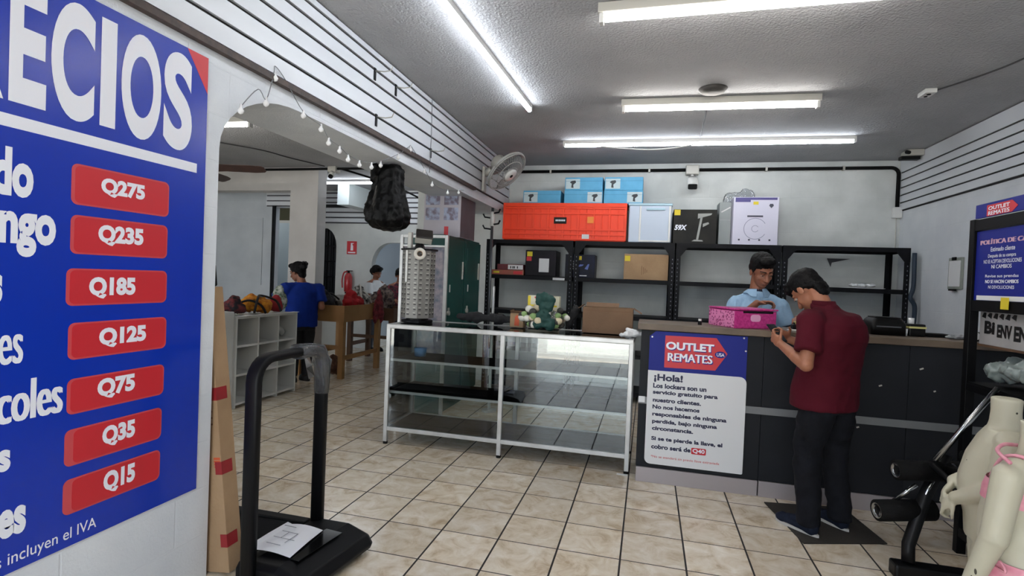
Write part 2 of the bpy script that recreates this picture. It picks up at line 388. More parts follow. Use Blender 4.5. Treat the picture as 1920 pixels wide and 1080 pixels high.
# ------------------------------------------------------------------ ceiling lamps
def lamp(name, p, q, label, kind, grp='fluorescent tubes and strips on the ceiling'):
    p, q = V(p), V(q); d = (q-p).normalized(); s = d.cross(ZP)
    e = thing(name, ((p+q)/2).to_tuple()[:2]+(H,), label, 'ceiling light', grp)
    L = (q-p).length; mid = (p+q)/2
    if kind == 'batten':
        quick('housing', GREYW, lambda b: obox(b, mid+ZP*(H-.03-mid.z), d, s, ZP, L+.08, .075, .055), e, bevel=.004)
        for t in (p, q):
            quick('lamp_holder', WHITE, lambda b: obox(b, V((t.x, t.y, H-.06))+d*(.02 if t is q else -.02), d, s, ZP, .025, .05, .10), e, bevel=.004)
        quick('tube', TUBEW, lambda b: cyl(b, p, q, .015, n=12), e, True)
    else:
        quick('housing', WHITE, lambda b: obox(b, mid+ZP*(H-.018-mid.z), d, s, ZP, L+.02, .035, .036), e)
        for t in (p, q):
            quick('end_cap', WHITE, lambda b: obox(b, V((t.x, t.y, H-.033))+d*(.012 if t is q else -.012), d, s, ZP, .024, .042, .062), e, bevel=.003)
        quick('tube', TUBEC, lambda b: cyl(b, p, q, .017, n=12), e, True)
    return e
lamp('ceiling_light', (-1.2, 2.0, 2.965), (-1.10, 4.68, 2.965), 'long slim white light strip running away from the viewer, beside the left slatted wall', 'strip')
lamp('ceiling_light', (-.30, 3.06, 2.935), (1.22, 3.05, 2.935), 'fluorescent batten at the top edge, nearest lamp running across the room', 'batten')
lamp('ceiling_light', (-.25, 4.68, 2.935), (1.23, 4.74, 2.935), 'shorter fluorescent batten in the middle row, with a dark rosette above it', 'batten')
t4 = lamp('ceiling_light', (-.97, 5.96, 2.965), (1.93, 6.04, 2.965), 'longest cool white light strip, across the ceiling nearest the back wall', 'strip')
quick('loose_wire', WHITE, lambda b: tube(b, curve_pts([(-.62, 5.93, 2.95), (-.35, 5.92, 2.915), (-.05, 5.92, 2.895), (.2, 5.93, 2.91), (.42, 5.95, 2.95)]), .006), t4, True)
lamp('ceiling_light', (-5.5, 4.66, 2.935), (-4.09, 4.7, 2.935), 'fluorescent batten seen through the archway at its upper left', 'batten')
lamp('ceiling_light', (-5.45, 8.1, 2.965), (-3.62, 8.1, 2.965), 'thin bright light strip at the far end beyond the archway', 'strip')
for y_, lab_ in ((1.4, 'unseen fluorescent batten added straight over the viewer to light the banner'), (-.25, 'unseen fluorescent batten added just behind the viewer for more light')):
    lamp('ceiling_light', (-.35, y_, 2.935), (1.15, y_, 2.935), lab_, 'batten')  # out-of-view battens continuing the lamp rows, added to brighten the banner
lamp('ceiling_light', (-8.2, 8.2, 2.935), (-7.0, 8.2, 2.935), 'hidden fluorescent batten added behind the recessed wall to light the pale door', 'batten')  # hidden lamp put in to brighten the pale door area
lamp('ceiling_light', (-5.9, 1.6, 2.935), (-4.4, 1.6, 2.935), 'extra unseen fluorescent batten in the side room nearest the street', 'batten')  # extra lamp out of view, added for the side room

# ------------------------------------------------------------------ price banner on the left wall
def banner():
    e = thing('price_banner', (-1.95, 1.2, .44), 'blue price banner with white PRECIOS lettering on the left wall', 'banner')
    f = Fr((-1.949, 0, 0), YP, ZP)
    quick('vinyl_sheet', BLUEV, lambda b: prism(b, f, [(.36, .44), (1.98, .444), (1.977, 2.378), (.36, 2.378)], 0, .006), e)
    fl = Fr((-1.943, 0, 0), YP, ZP)
    def red_corner(b): prism(b, fl, [(1.866, 2.3775), (1.9768, 2.219), (1.9765, 2.3775)], 0, .0008)
    quick('corner_patch', RED, red_corner, e)
    def head(b):
        text(b, 'P', fl, .90, 1.94, 1.03, 2.335, bold=.035); text(b, 'R', fl, 1.05, 1.94, 1.203, 2.335, bold=.035)
        text(b, 'E', fl, 1.216, 1.94, 1.322, 2.335, bold=.035); text(b, 'C', fl, 1.335, 1.935, 1.478, 2.338, bold=.04)
        text(b, 'I', fl, 1.499, 1.945, 1.557, 2.333); text(b, 'O', fl, 1.577, 1.935, 1.745, 2.338, bold=.035)
        text(b, 'S', fl, 1.757, 1.935, 1.897, 2.34, bold=.04)
    quick('heading_lettering', LETTER, head, e)
    quick('underline', LETTER, lambda b: panel(b, fl, .45, 1.859, 1.93, 1.899, .001), e)
    days = [('Sábado', .985, 1.645, 1.292, 1.80), ('Domingo', .945, 1.457, 1.363, 1.64), ('Lunes', 1.02, 1.31, 1.213, 1.44), ('Martes', 1.05, 1.116, 1.274, 1.255),
            ('Miércoles', 1.03, .928, 1.399, 1.062), ('Jueves', 1.005, .75, 1.246, .875), ('Viernes', 1.01, .560, 1.294, .69)]
    for s, a, z0, c, z1 in days:
        quick('day_lettering', LETTER, lambda b: text(b, s, fl, a, z0, c, z1, bold=.045), e)
    quick('footnote_lettering', LETTER, lambda b: text(b, '*Precios incluyen el IVA', fl, 1.07, .458, 1.527, .512, bold=.004), e)
    P = [('Q275', 1.409, 1.648, 1.795, 1.790, 1.511, 1.692, 1.685, 1.76), ('Q235', 1.41, 1.476, 1.793, 1.612, 1.505, 1.512, 1.684, 1.588), ('Q185', 1.40, 1.294, 1.796, 1.425, 1.477, 1.317, 1.656, 1.396),
         ('Q125', 1.411, 1.104, 1.80, 1.234, 1.518, 1.133, 1.707, 1.208), ('Q75', 1.412, .911, 1.795, 1.037, 1.517, .942, 1.665, 1.02), ('Q35', 1.408, .728, 1.79, .858, 1.54, .757, 1.671, .838), ('Q15', 1.407, .557, 1.788, .682, 1.549, .578, 1.676, .664)]
    for i, (s, y0, z0, y1, z1, a, c, d, g) in enumerate(P):
        pl = quick('price_patch', PINKL, lambda b: panel(b, fl, y0, z0, y1, z1, .0009, .022), e)
        dx = .03 if i > 4 else .012
        quick('patch_face', RED, lambda b: panel(b, fl, y0+dx, z0+.006, y1-.006, z1-.006, .0016, .018, .0009), pl)
        quick('price_lettering', LETTER, lambda b: text(b, s, fl, a, c, d, g, d=.0022, bold=.055), pl)
banner()

# ------------------------------------------------------------------ glass showcase
def showcase():
    e = thing('display_case', (-1.1, 4.13, 0), 'long white framed glass display case with black shelves beside the grey counter', 'display case')
    x0, x1, xm, y0, y1, zt = -2.14, -.085, -1.115, 4.13, 4.68, 1.02; r = .0175
    def post(x, y, s=.035): return quick('post', ALU, lambda b: box(b, x-s/2, x+s/2, y-s/2, y+s/2, .02, zt-.02), e, bevel=.004)
    for x in (x0+r, xm, x1-r):
        for y in (y0+r, y1-r):
            o = post(x, y); quick('foot', MATTE, lambda b: cyl(b, (x, y, 0), (x, y, .022), .02), o)
    def top(b):
        box(b, x0, x1, y0, y0+.04, zt-.032, zt+.006); box(b, x0, x1, y1-.04, y1, zt-.032, zt+.006)
        box(b, x0, x0+.04, y0+.04, y1-.04, zt-.032, zt+.006); box(b, x1-.04, x1, y0+.04, y1-.04, zt-.032, zt+.006)
    quick('top_frame', ALU, top, e, bevel=.006)
    def bot(b):
        for y in (y0+.003, y1-.033): box(b, x0+.03, x1-.03, y, y+.03, .115, .15)
        for x in (x0+.003, x1-.033): box(b, x, x+.03, y0+.03, y1-.03, .115, .15)
    quick('bottom_frame', ALU, bot, e, bevel=.004)
    for z in (.722, .447):
        sh = quick('shelf', mat('black_shelf', '#08090c', .8, spec=.06), lambda b: box(b, x0+.04, x1-.04, y0+.05, y1-.04, z-.012, z+.004), e)
        quick('shelf_edge', ALU, lambda b: box(b, x0+.03, x1-.03, y0+.034, y0+.05, z-.014, z+.006), sh)
    quick('base_panel', mat('brown_black_board', '#1f1b19', .7, spec=.12), lambda b: box(b, x0+.034, x1-.034, y0+.034, y1-.034, .13, .145), e)
    quick('glass_top', GLASS, lambda b: box(b, x0+.04, x1-.04, y0+.04, y1-.04, zt-.005, zt+.001), e)
    for a, c in ((x0+.036, xm-.018), (xm+.018, x1-.036)):
        quick('front_pane', GLASS, lambda b: box(b, a, c, y0+.010, y0+.016, .15, zt-.032), e)
        quick('back_pane', GLASS, lambda b: box(b, a, c, y1-.018, y1-.014, .15, zt-.032), e)
    for x in (x0+.012, x1-.018): quick('side_pane', GLASS, lambda b: box(b, x, x+.005, y0+.036, y1-.036, .15, zt-.032), e)
showcase()
# blue cup inside the case on its upper shelf
quick_cup = quick('plastic_tub', mat('light_blue_plastic', '#4d84b5', .35), lambda b: loft(b, [ring((-1.95, 4.42, .7265), XP, YP, .05, .05), ring((-1.95, 4.42, .80), XP, YP, .058, .058)]), None, True)
setp(quick_cup, 'small light blue tub on the upper shelf inside the glass case', 'tub')

# ------------------------------------------------------------------ counter
def counter():
    e = thing('service_counter', (1.4, 4.04, 0), 'dark grey service counter with light stripe and wooden top', 'counter')
    G = mat('charcoal_laminate', '#222429', .55, var=(3, '#1c1e22'), spec=.18); GS = mat('grey_stripe', '#77797c', .4, .2); KB = mat('pale_kickboard', '#a39c9e', .35, .2)
    quick('body', G, lambda b: box(b, -.03, 2.8, 4.045, 4.46, .0, 1.115), e)
    xs = [-.035, .8, 1.68, 2.55, 2.8]
    for a, c in zip(xs, xs[1:]):
        quick('front_panel', G, lambda b: box(b, a+.0015, c-.0015, 4.03, 4.045, .115, 1.115), e, bevel=.001)
        quick('kickboard', KB, lambda b: box(b, a+.004, c-.004, 4.022, 4.045, 0, .108), e, bevel=.002)
    quick('front_stripe', GS, lambda b: box(b, -.035, 2.8, 4.024, 4.031, .575, .625), e)
    quick('stripe_patch', PAPER, lambda b: box(b, -.033, .012, 4.02, 4.025, .585, .628), e)
    quick('worktop', mat('worn_wood_top', '#6e5f50', .5, var=(4, '#524539'), bump=(40, .1)), lambda b: box(b, -.06, 2.8, 4.005, 4.5, 1.118, 1.163), e, bevel=.004)
    chips = [(1.75, .97), (1.52, .84), (1.40, .55), (1.83, .83), (1.25, .75)]
    quick('paint_chips', mat('pale_chip', '#b9b4ac', .7), lambda b: [obox(b, (x, 4.0285, z), V((1, 0, .4)).normalized(), YP, V((-.4, 0, 1)).normalized(), (.022-.003*i), .003, .009) for i, (x, z) in enumerate(chips)], e)
counter()
def notice():
    e = thing('notice_board', (.36, 4.02, .14), 'OUTLET REMATES notice about the lockers, fixed to the counter front', 'sign')
    f = Fr((0, 4.018, 0), XP, -ZP); f = Fr((0, 4.018, 0), XP, ZP)   # n points to -y
    quick('blue_sheet', NAVY, lambda b: prism(b, f, [(.028, .5), (.69, .5), (.69, 1.112), (.07, 1.112), (.028, 1.075)], 0, .004), e)
    quick('white_sheet', PAPER, lambda b: prism(b, f, rrect(.026, .143, .695, .826, .03, rs=(.01, .045, 0, .04)), .004, .006), e)
    tag = quick('price_tag_emblem', RED, lambda b: prism(b, f, [(.137, .853), (.485, .858), (.562, .98), (.485, 1.088), (.137, 1.085)], .004, .0055), e)
    quick('emblem_lettering', LETTER, lambda b: (text(b, 'OUTLET', f, .144, .985, .471, 1.042, d=.0068, bold=.04), text(b, 'REMATES', f, .158, .903, .464, .962, d=.0068, bold=.015)), tag)
    quick('word_shade', NAVY, lambda b: (text(b, 'REMATES', f, .163, .896, .470, .957, d=.0062, bold=.015), text(b, 'OUTLET', f, .149, .979, .476, 1.037, d=.0060, bold=.03), prism(b, f, [(p.x, p.z) for p in ring((.515, 0, .972), XP, ZP, .037, .024, 18)], .0055, .0062)), tag)
    quick('small_lettering', LETTER, lambda b: text(b, 'USA', f, .49, .96, .542, .984, d=.0066, bold=.02), tag)
    D = mat('navy_print', '#171a3f', .5)
    T = [('¡Hola!', .07, .742, .27, .804, .04), ('Los lockers son un', .066, .700, .433, .735, .045), ('servicio gratuito para', .066, .648, .511, .684, .045), ('nuestro clientes.', .068, .598, .401, .629, .045),
         ('No nos hacemos', .068, .548, .393, .578, .045), ('responsables de ninguna', .069, .488, .576, .526, .045), ('perdida, bajo ninguna', .07, .436, .515, .473, .045), ('circonstancia.', .071, .392, .357, .420, .045),
         ('Si se te pierde la llave, el', .069, .310, .556, .347, .045), ('cobro será de', .071, .256, .345, .289, .045)]
    for s, a, c, d, g, bo in T: quick('text_line', D, lambda b: text(b, s, f, a, c, d, g, d=.0066, bold=bo), e)
    q = quick('red_price_tab', RED, lambda b: panel(b, f, .349, .247, .449, .293, .0066, .008, .006), e)
    quick('price_lettering', LETTER, lambda b: text(b, 'Q40', f, .358, .253, .44, .287, d=.0072, bold=.03), q)
    quick('fine_print', RED, lambda b: text(b, '*No se atenderá sin previo llave extraviada', f, .071, .186, .54, .209, d=.0066, bold=.004), e)
    quick('fixing_pin', ALU, lambda b: [cyl(b, f(x, z, .004), f(x, z, .008), .006) for x, z in ((.045, 1.07), (.665, 1.1), (.68, 1.01))], e)
notice()

# ------------------------------------------------------------------ black shelving along the back wall
def rack_unit(x0, x1, label):
    e = thing('shelving_unit', ((x0+x1)/2, 6.9, 0), label, 'shelving unit', 'black steel shelving units along the back wall')
    y0, y1, w_ = 6.65, 7.14, .055
    for x, sx in ((x0, 1), (x1, -1)):
        for y, sy in ((y0, 1), (y1, -1)):
            def angle(b):
                box(b, min(x, x+sx*w_), max(x, x+sx*w_), min(y, y+sy*.004), max(y, y+sy*.004), 0, 1.9545)
                box(b, min(x, x+sx*.004), max(x, x+sx*.004), min(y+sy*.004, y+sy*w_), max(y+sy*.004, y+sy*w_), 0, 1.9545)
            o = quick('post', STEEL, angle, e)
            if sy == 1:
                quick('perforation_dot', mat('hole_glint', '#6c6f78', .5), lambda b: [box(b, x+sx*(.018), x+sx*(.027), y-.0012, y, .1+.05*i, .114+.05*i) if sx > 0 else box(b, x-.027, x-.018, y-.0012, y, .1+.05*i, .114+.05*i) for i in range(37)], o)
    for z in (1.955, 1.50, 1.05, .58, .12):
        def sh(b):
            box(b, x0+.006, x1-.006, y0+.006, y1-.006, z-.006, z)
            box(b, x0+.006, x1-.006, y0+.0045, y0+.012, z-.05, z-.006); box(b, x0+.006, x1-.006, y1-.012, y1-.0045, z-.05, z-.006)
            box(b, x0+.005, x0+.011, y0+.012, y1-.012, z-.05, z-.006); box(b, x1-.011, x1-.005, y0+.012, y1-.012, z-.05, z-.006)
        quick('shelf', STEEL, sh, e)
    for x, s in ((x0, 1), (x1, -1)):
        quick('gusset_plate', STEEL, lambda b: prism(b, Fr((0, y0-.0015, 0), XP, ZP), [(x, 1.955), (x, 1.80), (x+s*.055, 1.80), (x+s*.13, 1.90), (x+s*.13, 1.955)][::s], 0, .003), e)
rack_unit(-2.06, -.93, 'black steel shelving unit at the left end, orange crate on top')
rack_unit(-.905, .29, 'black steel shelving unit holding the closed cardboard box with yellow sticker')
rack_unit(.305, 1.455, 'black steel shelving unit behind the clerk, white cleaner carton on top')
rack_unit(1.47, 2.73, 'black steel shelving unit at the right end with a bare top')

# ------------------------------------------------------------------ goods on the shelves
def carton(name, x0, x1, y0, y1, z0, z1, m, label, cat, group=None, flap=True, rot=0):
    R = Matrix.Rotation(rot, 3, 'Z'); c = V(((x0+x1)/2, (y0+y1)/2, z0))
    o = quick(name, m, lambda b: box(b, x0, x1, y0, y1, z0, z1, R, c), None, bevel=.004)
    setp(o, label, cat, group)
    o['_f'] = 0; del o['_f']
    o_f = Fr(c+R @ V((0, y0-c.y, 0)), R @ XP, ZP)          # front face frame: x from the middle, y up
    return o, o_f
def sub(o, name, m, f, fn, label=None):
    b = nb(); fn(b, f); r = link(name, b, m, None)
    r.parent = o
    if label: r['label'] = label
    return r
def crate():
    e = thing('storage_crate', (-1.07, 6.9, 1.956), 'large orange folding crate lying on the top shelf', 'crate')
    OR = mat('orange_plastic', '#f03c0c', .45); x0, x1, y0, y1, z0, z1 = -1.86, -.29, 6.67, 7.12, 1.956, 2.43
    quick('body', OR, lambda b: box(b, x0+.012, x1-.012, y0+.015, y1, z0, z1-.012), e, bevel=.008)
    def ribs(b):
        for z in (z0+.012, z0+.07, z0+.13, z0+.33, z0+.40, z1-.05): box(b, x0, x1, y0, y0+.016, z, z+.022)
        for i in range(9): x = x0+(x1-x0-.03)*i/8; box(b, x, x+.03, y0+.002, y0+.016, z0+.01, z1-.02)
        for i in range(17): x = x0+(x1-x0-.012)*i/16; box(b, x, x+.012, y0+.006, y0+.016, z0+.01, z1-.02)
    quick('front_ribs', OR, ribs, e, bevel=.003)
    quick('rim', OR, lambda b: (box(b, x0, x1, y0, y0+.03, z1-.03, z1), box(b, x0, x0+.03, y0+.03, y1, z1-.03, z1), box(b, x1-.03, x1, y0+.03, y1, z1-.03, z1), box(b, x0, x1, y1, y1+.01, z1-.03, z1)), e, bevel=.004)
    p = quick('name_plate', BLACK, lambda b: box(b, -1.19, -1.03, y0-.006, y0, 2.17, 2.25), e, bevel=.004)
    quick('plate_lettering', LETTER, lambda b: [panel(b, Fr((0, y0-.0062, 0), XP, ZP), -1.168+.021*i, 2.199, -1.152+.021*i, 2.221, .001) for i in range(6)], p)
    quick('orange_sticker', mat('light_orange_sticker', '#f08a2c', .5), lambda b: box(b, -.77, -.69, y0-.002, y0, 2.18, 2.26), e)
    quick('white_tag', PAPER, lambda b: box(b, -.83, -.74, y0-.002, y0, 1.985, 2.04), e)
crate()
LB = mat('light_blue_carton', '#5aa7cf', .6, var=(8, '#4c99c2')); LG = mat('pale_label', '#b9cbd0', .6); PK = mat('dark_print', '#2b3036', .6)
BG = 'light blue cartons on the orange crate'
BL = [(-1.62, -1.13, 2.4315, 2.60, -1, 'light blue carton alone at the left of the others on the orange crate'), (-1.085, -.60, 2.4315, 2.60, 1, 'lower light blue carton in the middle of the orange crate'), (-1.08, -.605, 2.6015, 2.765, -1, 'upper middle light blue carton with the dark picture at its left end'),
      (-.585, -.11, 2.4315, 2.60, 1, 'lower light blue carton at the right end, reaching past the crate'), (-.58, -.115, 2.6015, 2.765, -1, 'topmost light blue carton at the right end of the stack')]
for x0, x1, z0, z1, s, lab in BL:
    o, f = carton('shoe_carton', x0, x1, 6.75, 7.07, z0, z1, LB, lab, 'carton', BG); w2 = (x1-x0)/2
    a = (-w2+.01, -w2+.19) if s < 0 else (w2-.19, w2-.01)
    sub(o, 'end_label', LG, f, lambda b, f: panel(b, f, a[0], .02, a[1], z1-z0-.02, .001))
    sub(o, 'printed_picture', PK, f, lambda b, f: prism(b, f, [(a[0]+.07, .035), (a[0]+.10, .03), (a[0]+.095, .07), (a[0]+.13, .10), (a[0]+.12, .125), (a[0]+.075, .12), (a[0]+.05, .10), (a[0]+.075, .085)], .001, .0018))
    sub(o, 'lid_line', mat('blue_shadow_line', '#2d6f93', .6), f, lambda b, f: panel(b, f, -w2+.004, .115, w2-.004, .118, .0012))
# white drawer box
def drawer_box():
    e = thing('storage_box', (.0, 6.9, 1.956), 'pale translucent lidded storage box between the orange crate and the dark carton', 'storage box')
    PB = mat('milky_plastic', '#b9c6d8', .3)
    quick('body', PB, lambda b: box(b, -.265, .235, 6.7, 7.1, 1.956, 2.41), e, bevel=.01)
    quick('lid', mat('pale_lid', '#a9c7d6', .35), lambda b: box(b, -.275, .245, 6.69, 7.11, 2.405, 2.435), e, bevel=.008)
    quick('front_rim', WHITE, lambda b: (box(b, -.14, -.12, 6.69, 6.7, 1.965, 2.40), box(b, .205, .228, 6.69, 6.7, 1.965, 2.40), box(b, -.12, .205, 6.69, 6.7, 1.965, 1.985)), e, bevel=.003)
    quick('handle', mat('pale_lid', '', 0), lambda b: box(b, -.06, .16, 6.68, 6.70, 2.35, 2.375), e, bevel=.004)
drawer_box()
o, f = carton('product_carton', .262, .755, 6.72, 7.1, 1.956, 2.365, mat('black_carton', '#111114', .5, var=(5, '#24231f'), spec=.2), 'dark carton lettered 59X with a pale tool picture, on the top shelf', 'carton')
sub(o, 'model_lettering', LETTER, f, lambda b, f: text(b, '59X', f, -.235, .16, -.10, .225, bold=.04, slant=.012))
sub(o, 'yellow_sticker', YEL, f, lambda b, f: panel(b, f, -.24, .34, -.17, .405, .0012))
def toolpic(b, f):
    prism(b, f, [(-.03, .03), (.10, .03), (.09, .045), (.0, .05)], 0, .001); prism(b, f, [(.02, .05), (.045, .05), (.085, .32), (.06, .32)], 0, .001)
    prism(b, f, [(.03, .30), (.18, .345), (.19, .365), (.03, .36)], 0, .001); prism(b, f, [(.09, .2), (.16, .24), (.15, .26), (.09, .24)], 0, .001)
sub(o, 'printed_picture', mat('pale_print', '#9a9c98', .5), f, toolpic)
o, f = carton('grey_board_box', .79, .926, 6.84, 7.1, 1.956, 2.47, mat('grey_card', '#9aa0a0', .7), 'narrow grey board box squeezed between the 59X carton and the white carton', 'carton')
sub(o, 'top_print', WHITE, f, lambda b, f: (panel(b, f, -.06, .30, .06, .302, .001), prism(b, f, [(-.05, .40), (.05, .46), (.06, .45), (-.04, .39)], 0, .001)))
def cleaner():
    o, f = carton('appliance_carton', .93, 1.42, 6.72, 7.08, 1.956, 2.515, mat('lilac_white_carton', '#cfcdde', .5), 'tall white carton with a round robot cleaner picture on the top shelf', 'carton')
    P = mat('purple_print', '#4b4580', .5); G = mat('grey_print', '#8c8ea6', .5); K = mat('dark_grey_print', '#3c3d4d', .5)
    sub(o, 'top_band', P, f, lambda b, f: (panel(b, f, -.225, .50, -.06, .552, .001), panel(b, f, -.06, .525, .225, .552, .001)))
    def dial(b, f):
        for r0, r1 in ((.125, .118), (.04, .034)):
            A = [f(r0*math.cos(t*PI/24)*1.0, .19+r0*math.sin(t*PI/24), .001) for t in range(-44, -3)]; B = [f(r1*math.cos(t*PI/24), .19+r1*math.sin(t*PI/24), .001) for t in range(-44, -3)]
            va = [b.verts.new(p) for p in A]; vb = [b.verts.new(p) for p in B]
            for i in range(len(va)-1): b.faces.new((va[i], va[i+1], vb[i+1], vb[i]))
    sub(o, 'printed_dial', G, f, dial)
    sub(o, 'printed_slot', K, f, lambda b, f: (panel(b, f, -.09, .325, .08, .345, .001), [panel(b, f, x-.01, .05, x+.01, .07, .001) for x in (-.17, -.06, .05, .16)]))
    sub(o, 'yellow_sticker', YEL, f, lambda b, f: panel(b, f, -.03, .47, .025, .505, .0018))
    sub(o, 'corner_emblem', K, f, lambda b, f: prism(b, f, [(.14, .46), (.165, .43), (.19, .46), (.18, .48), (.15, .48)], 0, .001))
cleaner()
bm = nb(); R_ = random.Random(4)
for i in range(5): ell(bm, (.93+.06*i, 7.125, 2.50+.05*R_.random()), .07, .02, .12+.04*R_.random())
setp(remesh('plastic_bag', bm, .012, CLEARP, it=2, amp=.012, sc=22), 'crumpled clear plastic bag tucked behind the white carton', 'bag')
o, f = carton('game_carton', -1.55, -1.15, 6.72, 7.05, 1.501, 1.83, mat('black_red_carton', '#0b0a0f', .45, var=(9, '#160f1c'), spec=.2), 'black carton with white sheet and yellow sticker on the middle shelf', 'carton')
sub(o, 'white_sheet', PAPER, f, lambda b, f: panel(b, f, -.02, .05, .11, .225, .001)); sub(o, 'yellow_sticker', YEL, f, lambda b, f: panel(b, f, -.18, .25, -.11, .31, .001)); sub(o, 'red_patch', RED, f, lambda b, f: panel(b, f, -.185, .19, -.12, .245, .001))
o, f = carton('flat_carton', -2.0, -1.57, 6.72, 7.0, 1.501, 1.565, mat('red_brown_carton', '#8a5a44', .6, var=(10, '#a04a40')), 'flat reddish brown carton at the bottom of the pair on the middle shelf', 'carton')
sub(o, 'yellow_print', YEL, f, lambda b, f: panel(b, f, -.19, .02, -.11, .045, .001)); sub(o, 'red_print', RED, f, lambda b, f: panel(b, f, .08, .012, .2, .05, .001))
o, f = carton('flat_carton', -1.93, -1.58, 6.74, 6.98, 1.566, 1.64, mat('maroon_carton', '#5c1a20', .5), 'small flat maroon and white carton on top of the reddish one', 'carton')
sub(o, 'white_label', PAPER, f, lambda b, f: panel(b, f, -.03, .008, .17, .066, .001)); sub(o, 'label_marks', PK, f, lambda b, f: [panel(b, f, x, .02, x+.015, .05, .0016) for x in (0, .03, .05, .09)])
o, f = carton('headset_carton', -1.03, -.66, 6.72, 7.0, 1.501, 1.79, mat('navy_black_carton', '#07080f', .45, var=(9, '#0d1330'), spec=.2), 'black and blue carton standing where two shelving units meet', 'carton')
sub(o, 'printed_ring', mat('blue_print', '#4a5fa8', .4), f, lambda b, f: (prism(b, f, [(.06, .11), (.10, .17), (.12, .17), (.10, .1)], 0, .001), prism(b, f, [(-.03, .13), (.0, .165), (.05, .165), (.03, .145)], 0, .001)))
sub(o, 'yellow_sticker', YEL, f, lambda b, f: panel(b, f, -.02, .22, .02, .27, .001)); sub(o, 'white_text_line', PAPER, f, lambda b, f: (panel(b, f, .0, .018, .09, .03, .001), [panel(b, f, -.13, .1+.03*i, -.08, .117+.03*i, .001) for i in range(4)]))
o, f = carton('cardboard_box', -.30, .225, 6.70, 7.08, 1.501, 1.815, CARD, 'closed tan cardboard box with a yellow sticker on the middle shelf', 'box')
sub(o, 'yellow_sticker', YEL, f, lambda b, f: panel(b, f, -.255, .225, -.19, .29, .001)); sub(o, 'printed_mark', mat('brown_print', '#6b4a33', .8), f, lambda b, f: [panel(b, f, -.05+.02*i, .06+.01*i, -.045+.02*i, .17-.015*i, .001) for i in range(4)])
setp(quick('shelf_tag', PAPER, lambda b: box(b, -1.17, -1.02, 6.640, 6.646, 1.455, 1.485)), 'white tag on the shelf edge below the black cartons', 'tag')
for i, (x, z, a, lab) in enumerate([(2.30, 1.501, .1, 'lowest white sheet in the papers on the right shelving'), (2.42, 1.5045, -.3, 'white sheet lying across the others on the right shelving')]):
    setp(quick('paper_sheet', PAPER, lambda b: box(b, x-.15, x+.15, 6.75, 6.97, z, z+.003, Matrix.Rotation(a, 3, 'Z'))), lab, 'paper', 'papers on the right shelving')
bm = nb()
for i in range(6): ell(bm, (2.36+.07*(i % 3)-.07, 6.86+.04*(i // 3), 1.535), .06, .05, .018)
setp(remesh('crumpled_wrap', bm, .008, PAPER, it=1, amp=.012, sc=30), 'crumpled white wrapping on the papers of the right shelving', 'wrapping')

# ------------------------------------------------------------------ back wall fittings
def pipe():
    e = thing('conduit_pipe', (0, 7.17, 2.93), 'black conduit pipe along the top of the back wall and down the right corner', 'pipe')
    quick('pipe_run', MATTE, lambda b: tube(b, [(-1.9, 7.17, 2.93), (2.70, 7.17, 2.93)]+[(2.70+.08*math.sin(t*PI/12), 7.17, 2.85+.08*math.cos(t*PI/12)) for t in range(1, 7)]+[(2.78, 7.17, 2.47)], .02, 10), e, True)
    for x in (-1.35, -.05, 1.35, 2.2): quick('pipe_clip', GREYW, lambda b: box(b, x-.012, x+.012, 7.145, 7.199, 2.905, 2.955), e)
pipe()
def camera_box():
    e = thing('security_camera', (.48, 7.15, 2.65), 'white security camera hanging under a junction box on the back wall', 'camera')
    quick('junction_box', GREYW, lambda b: box(b, .40, .56, 7.09, 7.199, 2.86, 2.98), e, bevel=.01)
    quick('bracket', WHITE, lambda b: (cyl(b, (.48, 7.13, 2.87), (.48, 7.10, 2.80), .022), ell(b, (.48, 7.09, 2.78), .035, .035, .035)), e, True)
    quick('body', WHITE, lambda b: loft(b, [ring((.48, 7.12, 2.79), XP, ZP, .05, .055, p=4), ring((.48, 6.98, 2.72), XP, ZP, .065, .075, p=4)]), e, True)
    quick('lens', MATTE, lambda b: box(b, .425, .535, 6.96, 6.985, 2.65, 2.715), e, bevel=.012)
camera_box()
def corner_box():
    e = thing('switch_box', (2.79, 7.18, 2.34), 'small white box with a thin cable below the corner pipe', 'box')
    quick('cover', WHITE, lambda b: box(b, 2.735, 2.825, 7.13, 7.199, 2.34, 2.465), e, bevel=.008)
    quick('cable', GREYW, lambda b: cyl(b, (2.785, 7.185, 1.97), (2.785, 7.185, 2.34), .005), e)
corner_box()
def emergency():
    e = thing('alarm_unit', (2.74, 6.74, 2.95), 'white alarm unit near the ceiling in the right back corner', 'alarm')
    quick('case', GREYW, lambda b: box(b, 2.65, 2.803, 6.62, 6.82, 2.95, 3.02), e, bevel=.012)
    quick('horn', BLACK, lambda b: (box(b, 2.6, 2.78, 6.66, 6.74, 2.915, 2.952), cyl(b, (2.62, 6.6, 2.98), (2.66, 6.63, 2.98), .02)), e, bevel=.004)
emergency()
def ceil_box():
    e = thing('ceiling_socket', (2.0, 4.75, 2.99), 'white socket plate on the ceiling with a trailing dark cable', 'socket')
    quick('plate', WHITE, lambda b: box(b, 1.97, 2.05, 4.70, 4.83, 2.985, 3.02), e, bevel=.006)
    quick('socket_hole', MATTE, lambda b: (cyl(b, (2.01, 4.74, 2.981), (2.01, 4.74, 2.986), .014), cyl(b, (2.01, 4.79, 2.981), (2.01, 4.79, 2.986), .012)), e)
    quick('cable', mat('dark_cable', '#3a3a3c', .6), lambda b: tube(b, curve_pts([(2.05, 4.73, 3.008), (2.2, 4.4, 3.0), (2.3, 4.1, 3.005), (2.38, 3.4, 3.0), (2.5, 2.5, 3.008)]), .006), e, True)
ceil_box()
